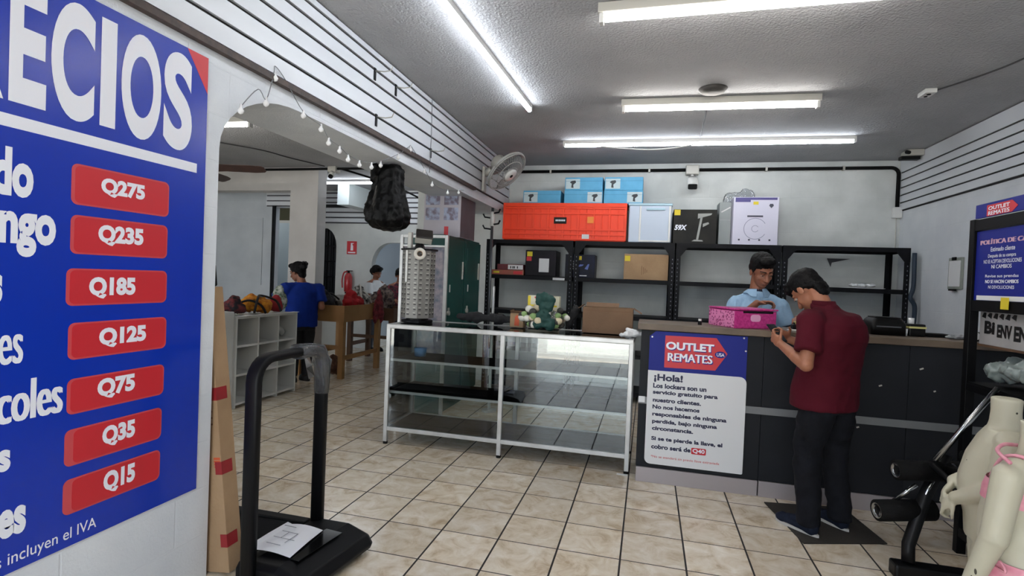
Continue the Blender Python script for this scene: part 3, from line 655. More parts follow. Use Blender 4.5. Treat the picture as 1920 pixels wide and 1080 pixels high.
setp(quick('ceiling_rosette', mat('dark_grey_disc', '#3a3836', .7), lambda b: loft(b, [ring((.43, 4.5, 3.019), XP, YP, .11, .11), ring((.43, 4.5, 2.99), XP, YP, .085, .085), ring((.43, 4.5, 2.985), XP, YP, .03, .03)]), None, True), 'dark round rosette on the ceiling beside the middle lamp', 'ceiling rosette')
setp(quick('ceiling_cable', mat('dark_cable', '', 0), lambda b: tube(b, curve_pts([(.42, 4.80, 3.012), (.44, 5.2, 3.006), (.46, 5.9, 3.012)]), .006), None, True), 'thin cable on the ceiling between the middle and rear lamps', 'cable')
def clipboard():
    e = thing('wall_clipboard', (2.82, 5.94, 1.52), 'small pale framed board hanging on the right wall', 'clipboard')
    quick('frame', mat('grey_green_frame', '#8b918a', .5), lambda b: box(b, 2.81, 2.829, 5.83, 6.06, 1.52, 1.82), e, bevel=.004)
    quick('sheet', PAPER, lambda b: box(b, 2.806, 2.81, 5.85, 6.04, 1.545, 1.79), e)
    quick('clip', MATTE, lambda b: box(b, 2.80, 2.81, 5.92, 5.99, 1.795, 1.825), e, bevel=.003)
    quick('pen_ledge', MATTE, lambda b: box(b, 2.79, 2.81, 5.90, 6.0, 1.505, 1.52), e)
clipboard()
setp(quick('wall_hook_plate', mat('dark_metal_scrap', '#3c3b40', .6), lambda b: prism(b, Fr((0, 7.196, 0), XP, ZP), [(2.08, 1.85), (2.33, 1.85), (2.13, 1.80), (2.12, 1.75)][::-1], 0, .012)), 'dark pointed metal scrap fixed to the wall inside the right shelving', 'bracket')

# ------------------------------------------------------------------ wall fan
def wall_fan():
    e = thing('wall_fan', (-1.7, 5.8, 2.5), 'white wall fan with wire cage on the left slatted wall', 'fan')
    quick('wall_plate', GREYW, lambda b: box(b, -1.915, -1.885, 5.89, 5.99, 2.45, 2.735), e, bevel=.008)
    hub = V((-1.60, 5.78, 2.66)); d = V((.67, -.17, -.66)).normalized(); x, y, _ = basis(d)
    quick('arm', GREYW, lambda b: (cyl(b, (-1.89, 5.94, 2.66), (-1.80, 5.90, 2.70), .04), cyl(b, (-1.80, 5.90, 2.70), hub-d*.12, .032)), e, True)
    quick('motor', GREYW, lambda b: loft(b, [ring(hub-d*.20, x, y, .05, .05), ring(hub-d*.17, x, y, .085, .085), ring(hub-d*.07, x, y, .09, .09), ring(hub-d*.04, x, y, .05, .05)]), e, True)
    def cage(b):
        for rr, dd in ((.25, 0), (.255, .015), (.25, .03), (.17, .065), (.17, -.03), (.1, .08)):
            tube(b, [hub+d*dd+x*(rr*math.cos(t*PI/18))+y*(rr*math.sin(t*PI/18)) for t in range(37)], .004 if rr < .25 else .007, 6)
        for i in range(48):
            t = i*PI/24; v = x*math.cos(t)+y*math.sin(t)
            tube(b, [hub+d*.085+v*.05, hub+d*.07+v*.16, hub+d*.03+v*.25, hub+v*.252, hub-d*.03+v*.17, hub-d*.05+v*.08], .0016, 4)
    quick('wire_cage', mat('cage_wire', '#b9b9b8', .4, .2), cage, e, True)
    def blade(k):
        def fn(b):
            a0 = k*2*PI/3; A = []; B = []
            for i in range(7):
                r = .04+.185*i/6; wd = .35+.55*math.sin(PI*(i+1)/8); P = []
                for j in (-1, -.5, 0, .5, 1):
                    a = a0+j*wd*.75; P.append(hub+d*(.015-.03*j*.8)+(x*math.cos(a)+y*math.sin(a))*r)
                A.append(P); B.append([p+d*.003 for p in P])
            loft(b, [p+q[::-1] for p, q in zip(A, B)])
        return fn
    for k in range(3): quick('blade', mat('grey_blade', '#6d6f73', .3), blade(k), e, True)
    quick('hub_cap', WHITE, lambda b: loft(b, [ring(hub+d*.02, x, y, .045, .045), ring(hub+d*.088, x, y, .085, .085), ring(hub+d*.10, x, y, .06, .06)]), e, True)
    quick('hub_badge', MATTE, lambda b: cyl(b, hub+d*.098, hub+d*.104, .02), e)
wall_fan()

# ------------------------------------------------------------------ string lights and the black bag on the arch
def lights():
    e = thing('string_lights', (-1.93, 3.2, 2.3), 'string of small white bulbs looped along the archway edge', 'string lights')
    X = -1.918
    P = [(2.15, 2.22), (2.26, 2.34), (2.32, 2.31), (2.37, 2.46), (2.38, 2.50), (2.46, 2.46), (2.62, 2.34), (2.79, 2.31), (2.87, 2.26), (2.99, 2.24), (3.09, 2.21), (3.23, 2.205), (3.39, 2.225), (3.52, 2.265), (3.79, 2.38), (3.97, 2.48), (4.03, 2.49), (4.29, 2.37), (4.47, 2.29), (4.7, 2.27), (5.0, 2.30), (5.3, 2.36)]
    wire = quick('wire', mat('clear_grey_wire', '#7c8086', .5), lambda b: tube(b, curve_pts([(X, y, z) for y, z in P], 5), .0025, 5), e, True)
    BM = mat('white_bulb', '#e8e8ea', .25)
    for y, z in [(2.15, 2.2), (2.32, 2.29), (2.38, 2.44), (2.62, 2.32), (2.79, 2.29), (2.87, 2.23), (2.99, 2.21), (3.09, 2.18), (3.23, 2.175), (3.39, 2.195), (3.52, 2.235), (3.79, 2.355), (4.0, 2.465), (4.29, 2.345), (4.47, 2.265), (4.85, 2.255), (5.15, 2.31)]:
        quick('bulb', BM, lambda b: loft(b, [ring((X, y, z+.032), XP, YP, .005, .005, 10), ring((X, y, z+.014), XP, YP, .007, .007, 10), ring((X, y, z), XP, YP, .016, .016, 10), ring((X, y, z-.013), XP, YP, .011, .011, 10), ring((X, y, z-.018), XP, YP, .003, .003, 10)]), e, True)
lights()
setp(quick('thin_wire', mat('clear_grey_wire', '', 0), lambda b: tube(b, [(-1.918, 4.40, 3.0), (-1.917, 4.41, 2.7), (-1.918, 4.40, 2.36)], .003, 5), None, True), 'thin wire hanging straight down the left slatted wall', 'wire')
def slat_hook(y, z, lab):
    e = thing('slatwall_hook', (-1.92, y, z), lab, 'hook', 'hooks in the left slatted wall')
    quick('hook_plate', STEEL, lambda b: box(b, -1.925, -1.918, y-.012, y+.012, z-.075, z+.01), e)
    quick('prong', GREYW, lambda b: tube(b, [(-1.92, y, z-.01), (-1.85, y, z-.02), (-1.80, y, z-.015), (-1.785, y, z+.015)], .004, 6), e, True)
slat_hook(3.40, 2.88, 'dark hook high on the left slatted wall, the one nearer the viewer of two'); slat_hook(3.72, 2.88, 'dark hook high on the left slatted wall, just behind another hook'); slat_hook(3.44, 2.57, 'dark hook low on the left slatted wall above the string of bulbs'); slat_hook(4.42, 2.57, 'dark hook low on the left slatted wall, above the black bag')
def black_bag():
    cx, cy = -2.08, 3.95; R = []; bm = nb(); n = 40
    for z, r, dx in ((2.328, .075, .02), (2.29, .105, .02), (2.22, .115, .01), (2.12, .13, 0), (2.02, .16, 0), (1.94, .178, .0), (1.87, .172, .01), (1.82, .13, .02), (1.80, .06, .03)):
        R.append([V((cx+dx+(r*(1+.07*math.sin(7*t*2*PI/n+z*3)+.05*math.sin(13*t*2*PI/n)))*math.cos(t*2*PI/n), cy+(r*1.02*(1+.07*math.sin(7*t*2*PI/n+z*3)))*math.sin(t*2*PI/n), z)) for t in range(n)])
    loft(bm, R); cap(bm, (cx-.07, cy-.09, 2.295), (cx-.075, cy-.10, 2.20), .04, .03)
    o = remesh('black_sack', bm, .011, mat('black_bag_plastic', '#030304', .4, bump=(60, .3), spec=.14), it=1, amp=.009, sc=26, seed=2)
    setp(o, 'bulging black sack hanging from the archway edge', 'sack')
black_bag()

# ------------------------------------------------------------------ lockers and goods in the archway
GREENM = mat('dark_green_locker', '#0f4540', .4, 0, var=(4, '#0c3a36'), spec=.35)
def lockers(y0, y1, lab):
    e = thing('locker', (-2.3, (y0+y1)/2, 0), lab, 'locker', 'green lockers in the archway')
    x1 = -2.05
    quick('body', GREENM, lambda b: box(b, -2.5, x1-.02, y0+.002, y1-.002, 0, 1.885), e, bevel=.006)
    a, c = y0+.012, y1-.012
    d = quick('door', GREENM, lambda b: box(b, x1-.02, x1, a, c, .10, 1.86), e, bevel=.004)
    quick('door_fold', mat('green_fold', '#124640', .4), lambda b: (box(b, x1, x1+.003, a+.05, a+.058, .2, 1.78), box(b, x1, x1+.003, c-.058, c-.05, .2, 1.78)), d)
    quick('handle', GREYW, lambda b: box(b, x1, x1+.018, c-.09, c-.07, 1.42, 1.62), d, bevel=.004)
    quick('number_plate', WHITE, lambda b: box(b, x1, x1+.003, a+.10, a+.13, 1.28, 1.36), d)
    quick('padlock', GREYW, lambda b: (cyl(b, (x1+.005, a+.06, 1.06), (x1+.03, a+.06, 1.06), .024), tube(b, [(x1+.018, a+.045, 1.07), (x1+.018, a+.045, 1.115), (x1+.018, a+.075, 1.115), (x1+.018, a+.075, 1.07)], .005, 6)), d, bevel=.002)
lockers(5.22, 5.80, 'dark green locker in the archway, the nearer one, under the picture carton')
lockers(5.805, 6.38, 'dark green locker in the archway, the farther one beside the black shelving')
def picture_carton():
    o, f = carton('picture_carton', -2.49, -2.05, 5.6, 6.1, 1.886, 2.45, mat('grey_picture_carton', '#b3adb5', .5, var=(3, '#a59fa8')), 'large pale carton printed with pictures on top of the green lockers', 'carton')
    pics = mat('picture_print', '#6a5f6e', .5, var=(18, '#9aa3bd', .1))
    for k, (a, z) in enumerate([(-.20, .36), (.02, .36), (-.20, .19), (.02, .19)]):
        sub(o, 'printed_picture', pics, f, lambda b, f: panel(b, f, a, z, a+.17, z+.14, .001))
    sub(o, 'red_print', RED, f, lambda b, f: (panel(b, f, .03, .02, .08, .12, .001)))
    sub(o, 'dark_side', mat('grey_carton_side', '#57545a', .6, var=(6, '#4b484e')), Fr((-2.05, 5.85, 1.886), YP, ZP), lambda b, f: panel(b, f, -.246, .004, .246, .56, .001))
picture_carton()
def stand():
    e = thing('hook_stand', (-1.9, 6.3, 0), 'slim metal stand with short arms between the lockers and the black shelving', 'stand')
    quick('pole', mat('dark_chrome', '#55575c', .3, .6), lambda b: cyl(b, (-1.93, 6.43, .02), (-1.93, 6.43, 2.33), .018), e, True)
    quick('base', STEEL, lambda b: cyl(b, (-1.93, 6.43, 0), (-1.93, 6.43, .025), .12), e)
    for z, s in ((2.26, 1), (2.20, -1), (2.12, 1), (2.06, -1)):
        quick('arm', STEEL, lambda b: tube(b, [(-1.93, 6.43, z), (-1.93+.09*s, 6.40, z+.01), (-1.93+.11*s, 6.39, z+.05)], .011, 6), e, True)
    quick('white_sleeve', WHITE, lambda b: cyl(b, (-1.93, 6.43, 2.10), (-1.93, 6.43, 2.28), .028), e, True)
stand()
# second, taller aluminium frame behind the glass case
def alu_frame():
    e = thing('aluminium_stand', (-2.1, 4.9, 0), 'white aluminium display frame standing behind the left end of the glass case', 'display frame')
    for x in (-2.40, -1.925):
        quick('post', ALU, lambda b: box(b, x-.016, x+.016, 4.884, 4.916, 0, 1.85), e, bevel=.003)
    quick('top_bar', ALU, lambda b: (box(b, -2.384, -1.941, 4.886, 4.914, 1.82, 1.85), box(b, -2.384, -1.941, 4.886, 4.914, 1.73, 1.75)), e, bevel=.003)
    quick('back_board', mat('blue_grey_board', '#5a6273', .5, var=(14, '#9a8f96', .15)), lambda b: box(b, -2.384, -1.941, 4.905, 4.912, .6, 1.73), e)
    quick('foot', STEEL, lambda b: (box(b, -2.42, -2.38, 4.8, 5.0, 0, .02), box(b, -1.945, -1.905, 4.8, 5.0, 0, .02)), e)
alu_frame()
setp(quick('support_pole', ALU, lambda b: (cyl(b, (-1.62, 5.55, 0), (-1.62, 5.55, 1.36), .017), cyl(b, (-1.62, 5.55, 0), (-1.62, 5.55, .02), .08))), 'short light metal pole in front of the left end of the black shelving', 'pole')

def spinner():
    c = V((-2.02, 4.48, 1.026))
    e = thing('display_spinner', c, 'tall rotating display tower with rows of small slots on the glass case', 'display stand')
    quick('turntable', BLACK, lambda b: (cyl(b, c, c+ZP*.018, .14, n=24), cyl(b, c+ZP*.018, c+ZP*.04, .10, n=24)), e)
    def hexr(r, z): return [c+V((r*math.cos(i*PI/4+PI/8), r*math.sin(i*PI/4+PI/8), z)) for i in range(8)]
    body = quick('tower', mat('grey_tower', '#85837f', .4, .3), lambda b: loft(b, [hexr(.145, .04), hexr(.145, .645)]), e)
    quick('top_plate', BLACK, lambda b: loft(b, [hexr(.165, .645), hexr(.165, .66)]), e)
    SL = mat('slot_dark', '#3b393a', .6); SI = mat('slot_item', '#c9c6be', .4)
    for k in (4, 5, 6, 7):
        a = (k+1)*PI/4; n = V((math.cos(a), math.sin(a), 0)); t = V((-n.y, n.x, 0)); R = .145*math.cos(PI/8)
        f = Fr(c+n*R, t, ZP)
        quick('slot_row', SL, lambda b: [panel(b, f, s*.032-.011, .07+.044*i, s*.032+.011, .079+.044*i, .003) for i in range(13) for s in (-1, 1)], body)  # rows of dark display slots on the tower faces
        quick('hung_items', SI, lambda b: [panel(b, f, s*.030-.013, .088+.044*i, s*.030+.010, .093+.044*i, .006) for i in range(13) for s in (-1, 1)], body)  # pale bars standing for the small goods hung at the slots
    quick('edge_strip', WHITE, lambda b: obox(b, c+V((-.056, -.139, .50)), XP, YP, ZP, .018, .012, .28), e)
    return c
sc = spinner()
def tape(c, d, R, r, wd, m1, m2, name, lab):
    x, y, d = basis(d); e = thing(name, c, lab, 'tape roll'); c = V(c)
    def rr(b, a, i, w_):
        R_ = [ring(c+d*(-w_/2), x, y, a, a, 28), ring(c+d*(w_/2), x, y, a, a, 28), ring(c+d*(w_/2), x, y, i, i, 28), ring(c+d*(-w_/2), x, y, i, i, 28)]
        loft(b, R_+[[p.copy() for p in R_[0]]], cap=False); bmesh.ops.remove_doubles(b, verts=b.verts, dist=1e-5)
    quick('tape_layers', m1, lambda b: rr(b, R, r+.003, wd), e, True); quick('core', m2, lambda b: rr(b, r+.003, r, wd), e, True)
tape((-1.945, 4.318, 1.635), (.45, -.9, .05), .052, .022, .045, mat('cream_tape', '#cfcac0', .4), CARD, 'tape_roll', 'roll of white tape hung on the front of the display tower')
def terminal():
    c = sc+ZP*.661
    e = thing('card_terminal', c, 'tilted black and grey device standing on top of the display tower', 'device')
    t = V((.35, -.55, .75)).normalized(); ax = V((.85, .5, -.1)); ax = (ax-t*ax.dot(t)).normalized(); ay = t.cross(ax)
    quick('base', BLACK, lambda b: cyl(b, c, c+ZP*.05, .05, .035), e)
    quick('body', mat('dark_bronze_plastic', '#26221f', .35), lambda b: obox(b, c+V((.05, -.02, .12)), ax, ay, t, .15, .13, .045), e, bevel=.008)
    quick('light_bar', GREYW, lambda b: obox(b, c+V((.055, -.05, .075)), ax, ay, t, .15, .03, .06), e, bevel=.004)
    quick('grey_bracket', GREYW, lambda b: box(b, c.x-.115, c.x-.075, c.y-.02, c.y+.02, c.z, c.z+.15), e, bevel=.006)
terminal()

# ------------------------------------------------------------------ goods on the glass case
ZC = 1.0275
o, f = carton('small_carton', -1.16, -1.04, 4.52, 4.62, ZC, ZC+.125, CARD, 'small open tan carton with an orange print at the middle of the glass case', 'carton')
sub(o, 'orange_print', mat('orange_print', '#c0512c', .6), f, lambda b, f: prism(b, f, [(-.02, .015), (.025, .015), (.02, .10), (.0, .11), (-.015, .09)], 0, .001))
sub(o, 'open_flaps', CARD2, f, lambda b, f: (obox(b, f(-.05, .14, -.05), XP, YP, ZP, .004, .09, .03), obox(b, f(.0, .135, .01), XP, V((0, -.7, .5)).normalized(), V((0, .5, .7)).normalized(), .11, .04, .003)))
def net_bag():
    e = thing('net_bag', (-.84, 4.42, ZC), 'stuffed net bag of pale toys with a dark green knotted top on the glass case', 'bag')
    R_ = random.Random(7); CL = [mat('toy_cream', '#cdbfa2', .8), mat('toy_green', '#7f9a63', .8), mat('toy_white', '#d8d5cc', .8), mat('toy_dark', '#3b3a36', .8)]
    for i in range(46):
        a = R_.random()*2*PI; h = R_.random(); r = .175*math.sqrt(max(0, 1-((h-.42)/.62)**2))
        p = V((-.84+r*1.12*math.cos(a), 4.42+r*.62*math.sin(a), ZC+.042+.15*h)); s = .024+.014*R_.random()
        quick('toy', CL[i % 4], lambda b: ell(b, p, s, s, s*.9, n=10, m=7), e, True)
    bm = nb(); ell(bm, (-.84, 4.42, ZC+.10), .17, .11, .085)
    remesh('net_skin', bm, .014, CLEARP, e, it=1, amp=.008, sc=25)
    bm = nb(); c = V((-.82, 4.32, ZC+.034))
    for dx, z, r in ((0, .24, .05), (.01, .17, .062), (-.01, .10, .06), (.0, .05, .07), (.05, .03, .05), (-.05, .028, .045), (-.045, .225, .035), (.05, .22, .035)): ell(bm, c+V((dx, 0, z)), r, .035, .05)
    remesh('green_wrap', bm, .009, mat('dark_green_cloth', '#0f3b36', .7), e, it=2, amp=.014, sc=24)
net_bag()
def open_box():
    e = thing('open_cardboard_box', (-.26, 4.56, ZC), 'wide open brown cardboard box at the right end of the glass case', 'box')
    x0, x1, y0, y1, z1 = -.52, -.11, 4.47, 4.65, ZC+.215
    def b_(b):
        box(b, x0, x1, y0, y0+.005, ZC, z1); box(b, x0, x1, y1-.005, y1, ZC, z1); box(b, x0, x0+.005, y0+.005, y1-.005, ZC, z1); box(b, x1-.005, x1, y0+.005, y1-.005, ZC, z1); box(b, x0+.005, x1-.005, y0+.005, y1-.005, ZC, ZC+.005)
    quick('body', CARD2, b_, e)
    quick('flap', CARD2, lambda b: obox(b, ((x0+x1)/2-.06, y1+.02, z1+.012), XP, V((0, .85, .5)).normalized(), V((0, -.5, .85)).normalized(), .28, .07, .004), e)
    quick('flap', CARD2, lambda b: obox(b, (x1+.035, y0+.09, z1-.02), V((.87, 0, -.5)).normalized(), YP, V((.5, 0, .87)).normalized(), .08, .17, .004), e)
    quick('flap', CARD2, lambda b: obox(b, (x0-.02, y0+.09, z1+.0), V((.8, 0, .6)).normalized(), YP, V((-.6, 0, .8)).normalized(), .05, .17, .004), e)
    quick('fold_line', mat('brown_print', '', 0), lambda b: box(b, x0+.02, x1-.02, y0-.001, y0, ZC+.185, ZC+.188), e)
open_box()
o, f = carton('yellow_carton', -1.02, -.74, 4.58, 4.66, ZC, ZC+.285, mat('yellow_white_carton', '#cfcbb4', .5), 'pale carton with a yellow edge behind the net bag', 'carton')
sub(o, 'yellow_edge', YEL, f, lambda b, f: (panel(b, f, -.139, .19, -.115, .28, .001), panel(b, f, -.115, .19, .12, .205, .001))); sub(o, 'red_stripe', RED, f, lambda b, f: panel(b, f, -.08, .262, .0, .275, .001))
bm = nb()
for i, (x, z) in enumerate(((-.15, .02), (-.10, .025), (-.06, .03), (-.11, .05))): ell(bm, (x, 4.25+.02*i, ZC+z), .05, .035, .02)
setp(remesh('crumpled_paper', bm, .008, PAPER, it=1, amp=.016, sc=26), 'crumpled white paper at the right end of the glass case beside the counter', 'paper')
bm = nb()
for i in range(7): ell(bm, (-1.62+.07*i, 4.58, ZC+.062), .06, .04, .03+.01*(i % 3))
setp(remesh('dark_cloth', bm, .01, mat('black_cloth', '#17171a', .9), it=1, amp=.015, sc=18), 'heap of black cloth at the back of the glass case', 'cloth')
bm = nb()
for i in range(5): ell(bm, (-.645+.014*i, 4.55, ZC+.058+.03*i), .03, .04, .04)
setp(remesh('dark_pouch', bm, .01, mat('black_cloth', '', 0), it=1, amp=.01, sc=22), 'black pouch between the net bag and the open cardboard box', 'pouch')

# ------------------------------------------------------------------ goods on the counter
ZT = 1.1635
def pink_box():
    e = thing('gift_box', (.66, 4.2, ZT), 'bright pink patterned gift box with loose lid on the counter', 'box')
    ang = math.radians(25.5); ax = V((math.cos(ang), math.sin(ang), 0)); ay = V((-ax.y, ax.x, 0)); c = V((.682, 4.262, ZT))
    PM = bpy.data.materials.new('pink_leopard'); PM.use_nodes = True; nt = PM.node_tree; b = nt.nodes['Principled BSDF']
    tc = nt.nodes.new('ShaderNodeTexCoord'); vo = nt.nodes.new('ShaderNodeTexVoronoi'); vo.inputs['Scale'].default_value = 55; nt.links.new(tc.outputs['Object'], vo.inputs['Vector'])
    r = nt.nodes.new('ShaderNodeValToRGB'); r.color_ramp.elements[0].color = lin('#8f1a5e'); r.color_ramp.elements[1].color = lin('#e58abb'); r.color_ramp.elements[0].position = .25; r.color_ramp.elements[1].position = .5
    nt.links.new(vo.outputs['Distance'], r.inputs[0]); nt.links.new(r.outputs[0], b.inputs['Base Color']); b.inputs['Roughness'].default_value = .4
    MAG = mat('magenta_card', '#c8408c', .4, var=(60, '#b02a78', .1)); W, D, Hh = .335, .325, .125
    quick('body', MAG, lambda b: obox(b, c+ZP*(Hh/2), ax, ay, ZP, W, D, Hh), e, bevel=.003)
    f1 = Fr(c-ax*(W/2), -ay, ZP); f2 = Fr(c-ay*(D/2), ax, ZP)
    quick('leopard_side', PM, lambda b: panel(b, f1, -D/2+.002, .002, D/2-.002, Hh-.004, .0012), e)
    quick('lid', MAG, lambda b: obox(b, c+ZP*(Hh+.010)+ax*.005, ax, ay, (ZP+ax*.04).normalized(), W+.012, D+.012, .012), e, bevel=.003)
    quick('dark_opening', MATTE, lambda b: panel(b, f2, -.10, Hh-.016, .14, Hh-.002, .0012), e)
    quick('pale_patch', mat('pale_pink', '#e0a3c6', .5), lambda b: prism(b, f2, rrect(-.04, .05, .04, .10, .02), 0, .0012), e)
pink_box()
def cap_bottle():
    e = thing('small_bottle', (.385, 4.20, ZT), 'tiny dark bottle with a white cap left of the pink box', 'bottle')
    quick('body', BLACK, lambda b: cyl(b, (.385, 4.20, ZT), (.385, 4.20, ZT+.03), .014), e); quick('cap', WHITE, lambda b: cyl(b, (.385, 4.20, ZT+.03), (.385, 4.20, ZT+.045), .012), e)
cap_bottle()
setp(quick('receipt', PAPER, lambda b: box(b, .985, 1.075, 4.16, 4.22, ZT, ZT+.004, Matrix.Rotation(.3, 3, 'Z'))), 'white slip lying on the counter right of the pink box', 'receipt')
def tape_gun():
    e = thing('tape_dispenser', (1.09, 4.32, ZT), 'dark dispenser with a pale yellow strip on the counter behind the customer', 'dispenser')
    quick('body', BLACK, lambda b: (box(b, 1.04, 1.16, 4.29, 4.36, ZT, ZT+.035), box(b, 1.05, 1.07, 4.30, 4.35, ZT+.035, ZT+.05)), e, bevel=.006)
    quick('yellow_strip', mat('pale_yellow', '#c9c27e', .5), lambda b: box(b, 1.055, 1.16, 4.295, 4.355, ZT+.036, ZT+.058), e, bevel=.006)
tape_gun()
def printer():
    e = thing('receipt_printer', (1.62, 4.3, ZT), 'black printer on the counter to the right of the customer', 'printer')
    quick('body', BLACK, lambda b: loft(b, [rr3(1.52, 1.735, 4.22, 4.42, ZT, .02), rr3(1.52, 1.735, 4.22, 4.42, ZT+.08, .02), rr3(1.54, 1.72, 4.24, 4.40, ZT+.115, .03)]), e, True)
    quick('lid', MATTE, lambda b: box(b, 1.55, 1.71, 4.25, 4.39, ZT+.1155, ZT+.124), e, bevel=.004)
    quick('paper_slot', mat('slot_grey', '#4b4d52', .4), lambda b: box(b, 1.55, 1.70, 4.218, 4.222, ZT+.055, ZT+.064), e)
def rr3(x0, x1, y0, y1, z, r): return [V((x, y, z)) for x, y in rrect(x0, y0, x1, y1, r)]
printer()
def tape_stack():
    e = thing('calculator', (1.80, 4.3, ZT), 'black and yellow taped bundle on the counter beside the printer', 'bundle')
    quick('body', BLACK, lambda b: (box(b, 1.765, 1.865, 4.26, 4.34, ZT, ZT+.085)), e, bevel=.008)
    quick('yellow_band', mat('pale_yellow', '', 0), lambda b: box(b, 1.763, 1.867, 4.258, 4.342, ZT+.055, ZT+.068), e)
    quick('white_roll', PAPER, lambda b: cyl(b, (1.79, 4.30, ZT+.085), (1.79, 4.30, ZT+.125), .018), e, True)
    e.name = 'taped_bundle'
tape_stack()
setp(quick('paper_cup', PAPER, lambda b: loft(b, [ring((1.745, 4.27, ZT), XP, YP, .012, .012), ring((1.745, 4.27, ZT+.05), XP, YP, .016, .016)]), None, True), 'narrow white cup squeezed between the printer and the taped bundle', 'cup')
def keyboard():
    e = thing('black_tray', (1.95, 4.36, ZT), 'flat black tray on the counter near the right wall', 'tray')
    quick('tray_body', MATTE, lambda b: box(b, 1.89, 2.04, 4.30, 4.42, ZT, ZT+.022), e, bevel=.004); e.name = 'flat_tray'
keyboard()
bm = nb()
for i in range(5): ell(bm, (1.98+.03*i, 4.2+.01*i, ZT+.012), .03, .03, .012+.008*(i % 2))
setp(remesh('crumpled_wrapper', bm, .006, mat('grey_wrap', '#8d8f92', .5), it=1, amp=.010, sc=40), 'crumpled grey wrapper on the counter near the right wall', 'wrapper')
def phone_stand():
    e = thing('cable_holder', (2.13, 4.2, ZT), 'small black and white gadget with a cable on the counter near the rack', 'gadget')
    quick('body', BLACK, lambda b: (box(b, 2.075, 2.155, 4.12, 4.17, ZT, ZT+.02), box(b, 2.10, 2.13, 4.13, 4.16, ZT+.02, ZT+.06)), e, bevel=.004)
    quick('white_plug', PAPER, lambda b: obox(b, (2.09, 4.115, ZT+.035), V((.8, 0, .6)), YP, V((-.6, 0, .8)), .03, .02, .04), e, bevel=.003)
    quick('cable', MATTE, lambda b: tube(b, curve_pts([(2.15, 4.15, ZT+.006), (2.24, 4.17, ZT+.006), (2.28, 4.2, ZT+.08), (2.33, 4.24, ZT+.17), (2.36, 4.26, ZT+.18)]), .005, 6), e, True)
phone_stand()
def monitor():
    e = thing('tablet_stand', (2.42, 4.3, ZT), 'thin dark tilted frame on the counter, mostly behind the black rack', 'stand')
    f = Fr((2.40, 4.30, ZT), V((.9, -.3, 0)), V((-.25, .1, 1)))
    quick('frame', MATTE, lambda b: (panel(b, f, -.10, .29, .16, .31, .014), panel(b, f, -.10, .0, -.085, .29, .014), panel(b, f, .145, .0, .16, .29, .014), panel(b, f, -.085, 0, .145, .02, .014)), e)
    quick('screen', mat('pale_screen_back', '#aab3b2', .4), lambda b: panel(b, f, -.085, .02, .145, .29, .008), e)
monitor()
setp(quick('hanging_cable', mat('navy_cable', '#1a2a3c', .6), lambda b: tube(b, curve_pts([(2.755, 6.62, 1.9), (2.755, 6.61, 1.55), (2.72, 6.58, 1.42), (2.77, 6.6, 1.33), (2.77, 6.6, 1.15), (2.75, 6.6, .95)]), .022, 8), None, True), 'thick dark cable bundle hanging at the right end of the shelving', 'cable')

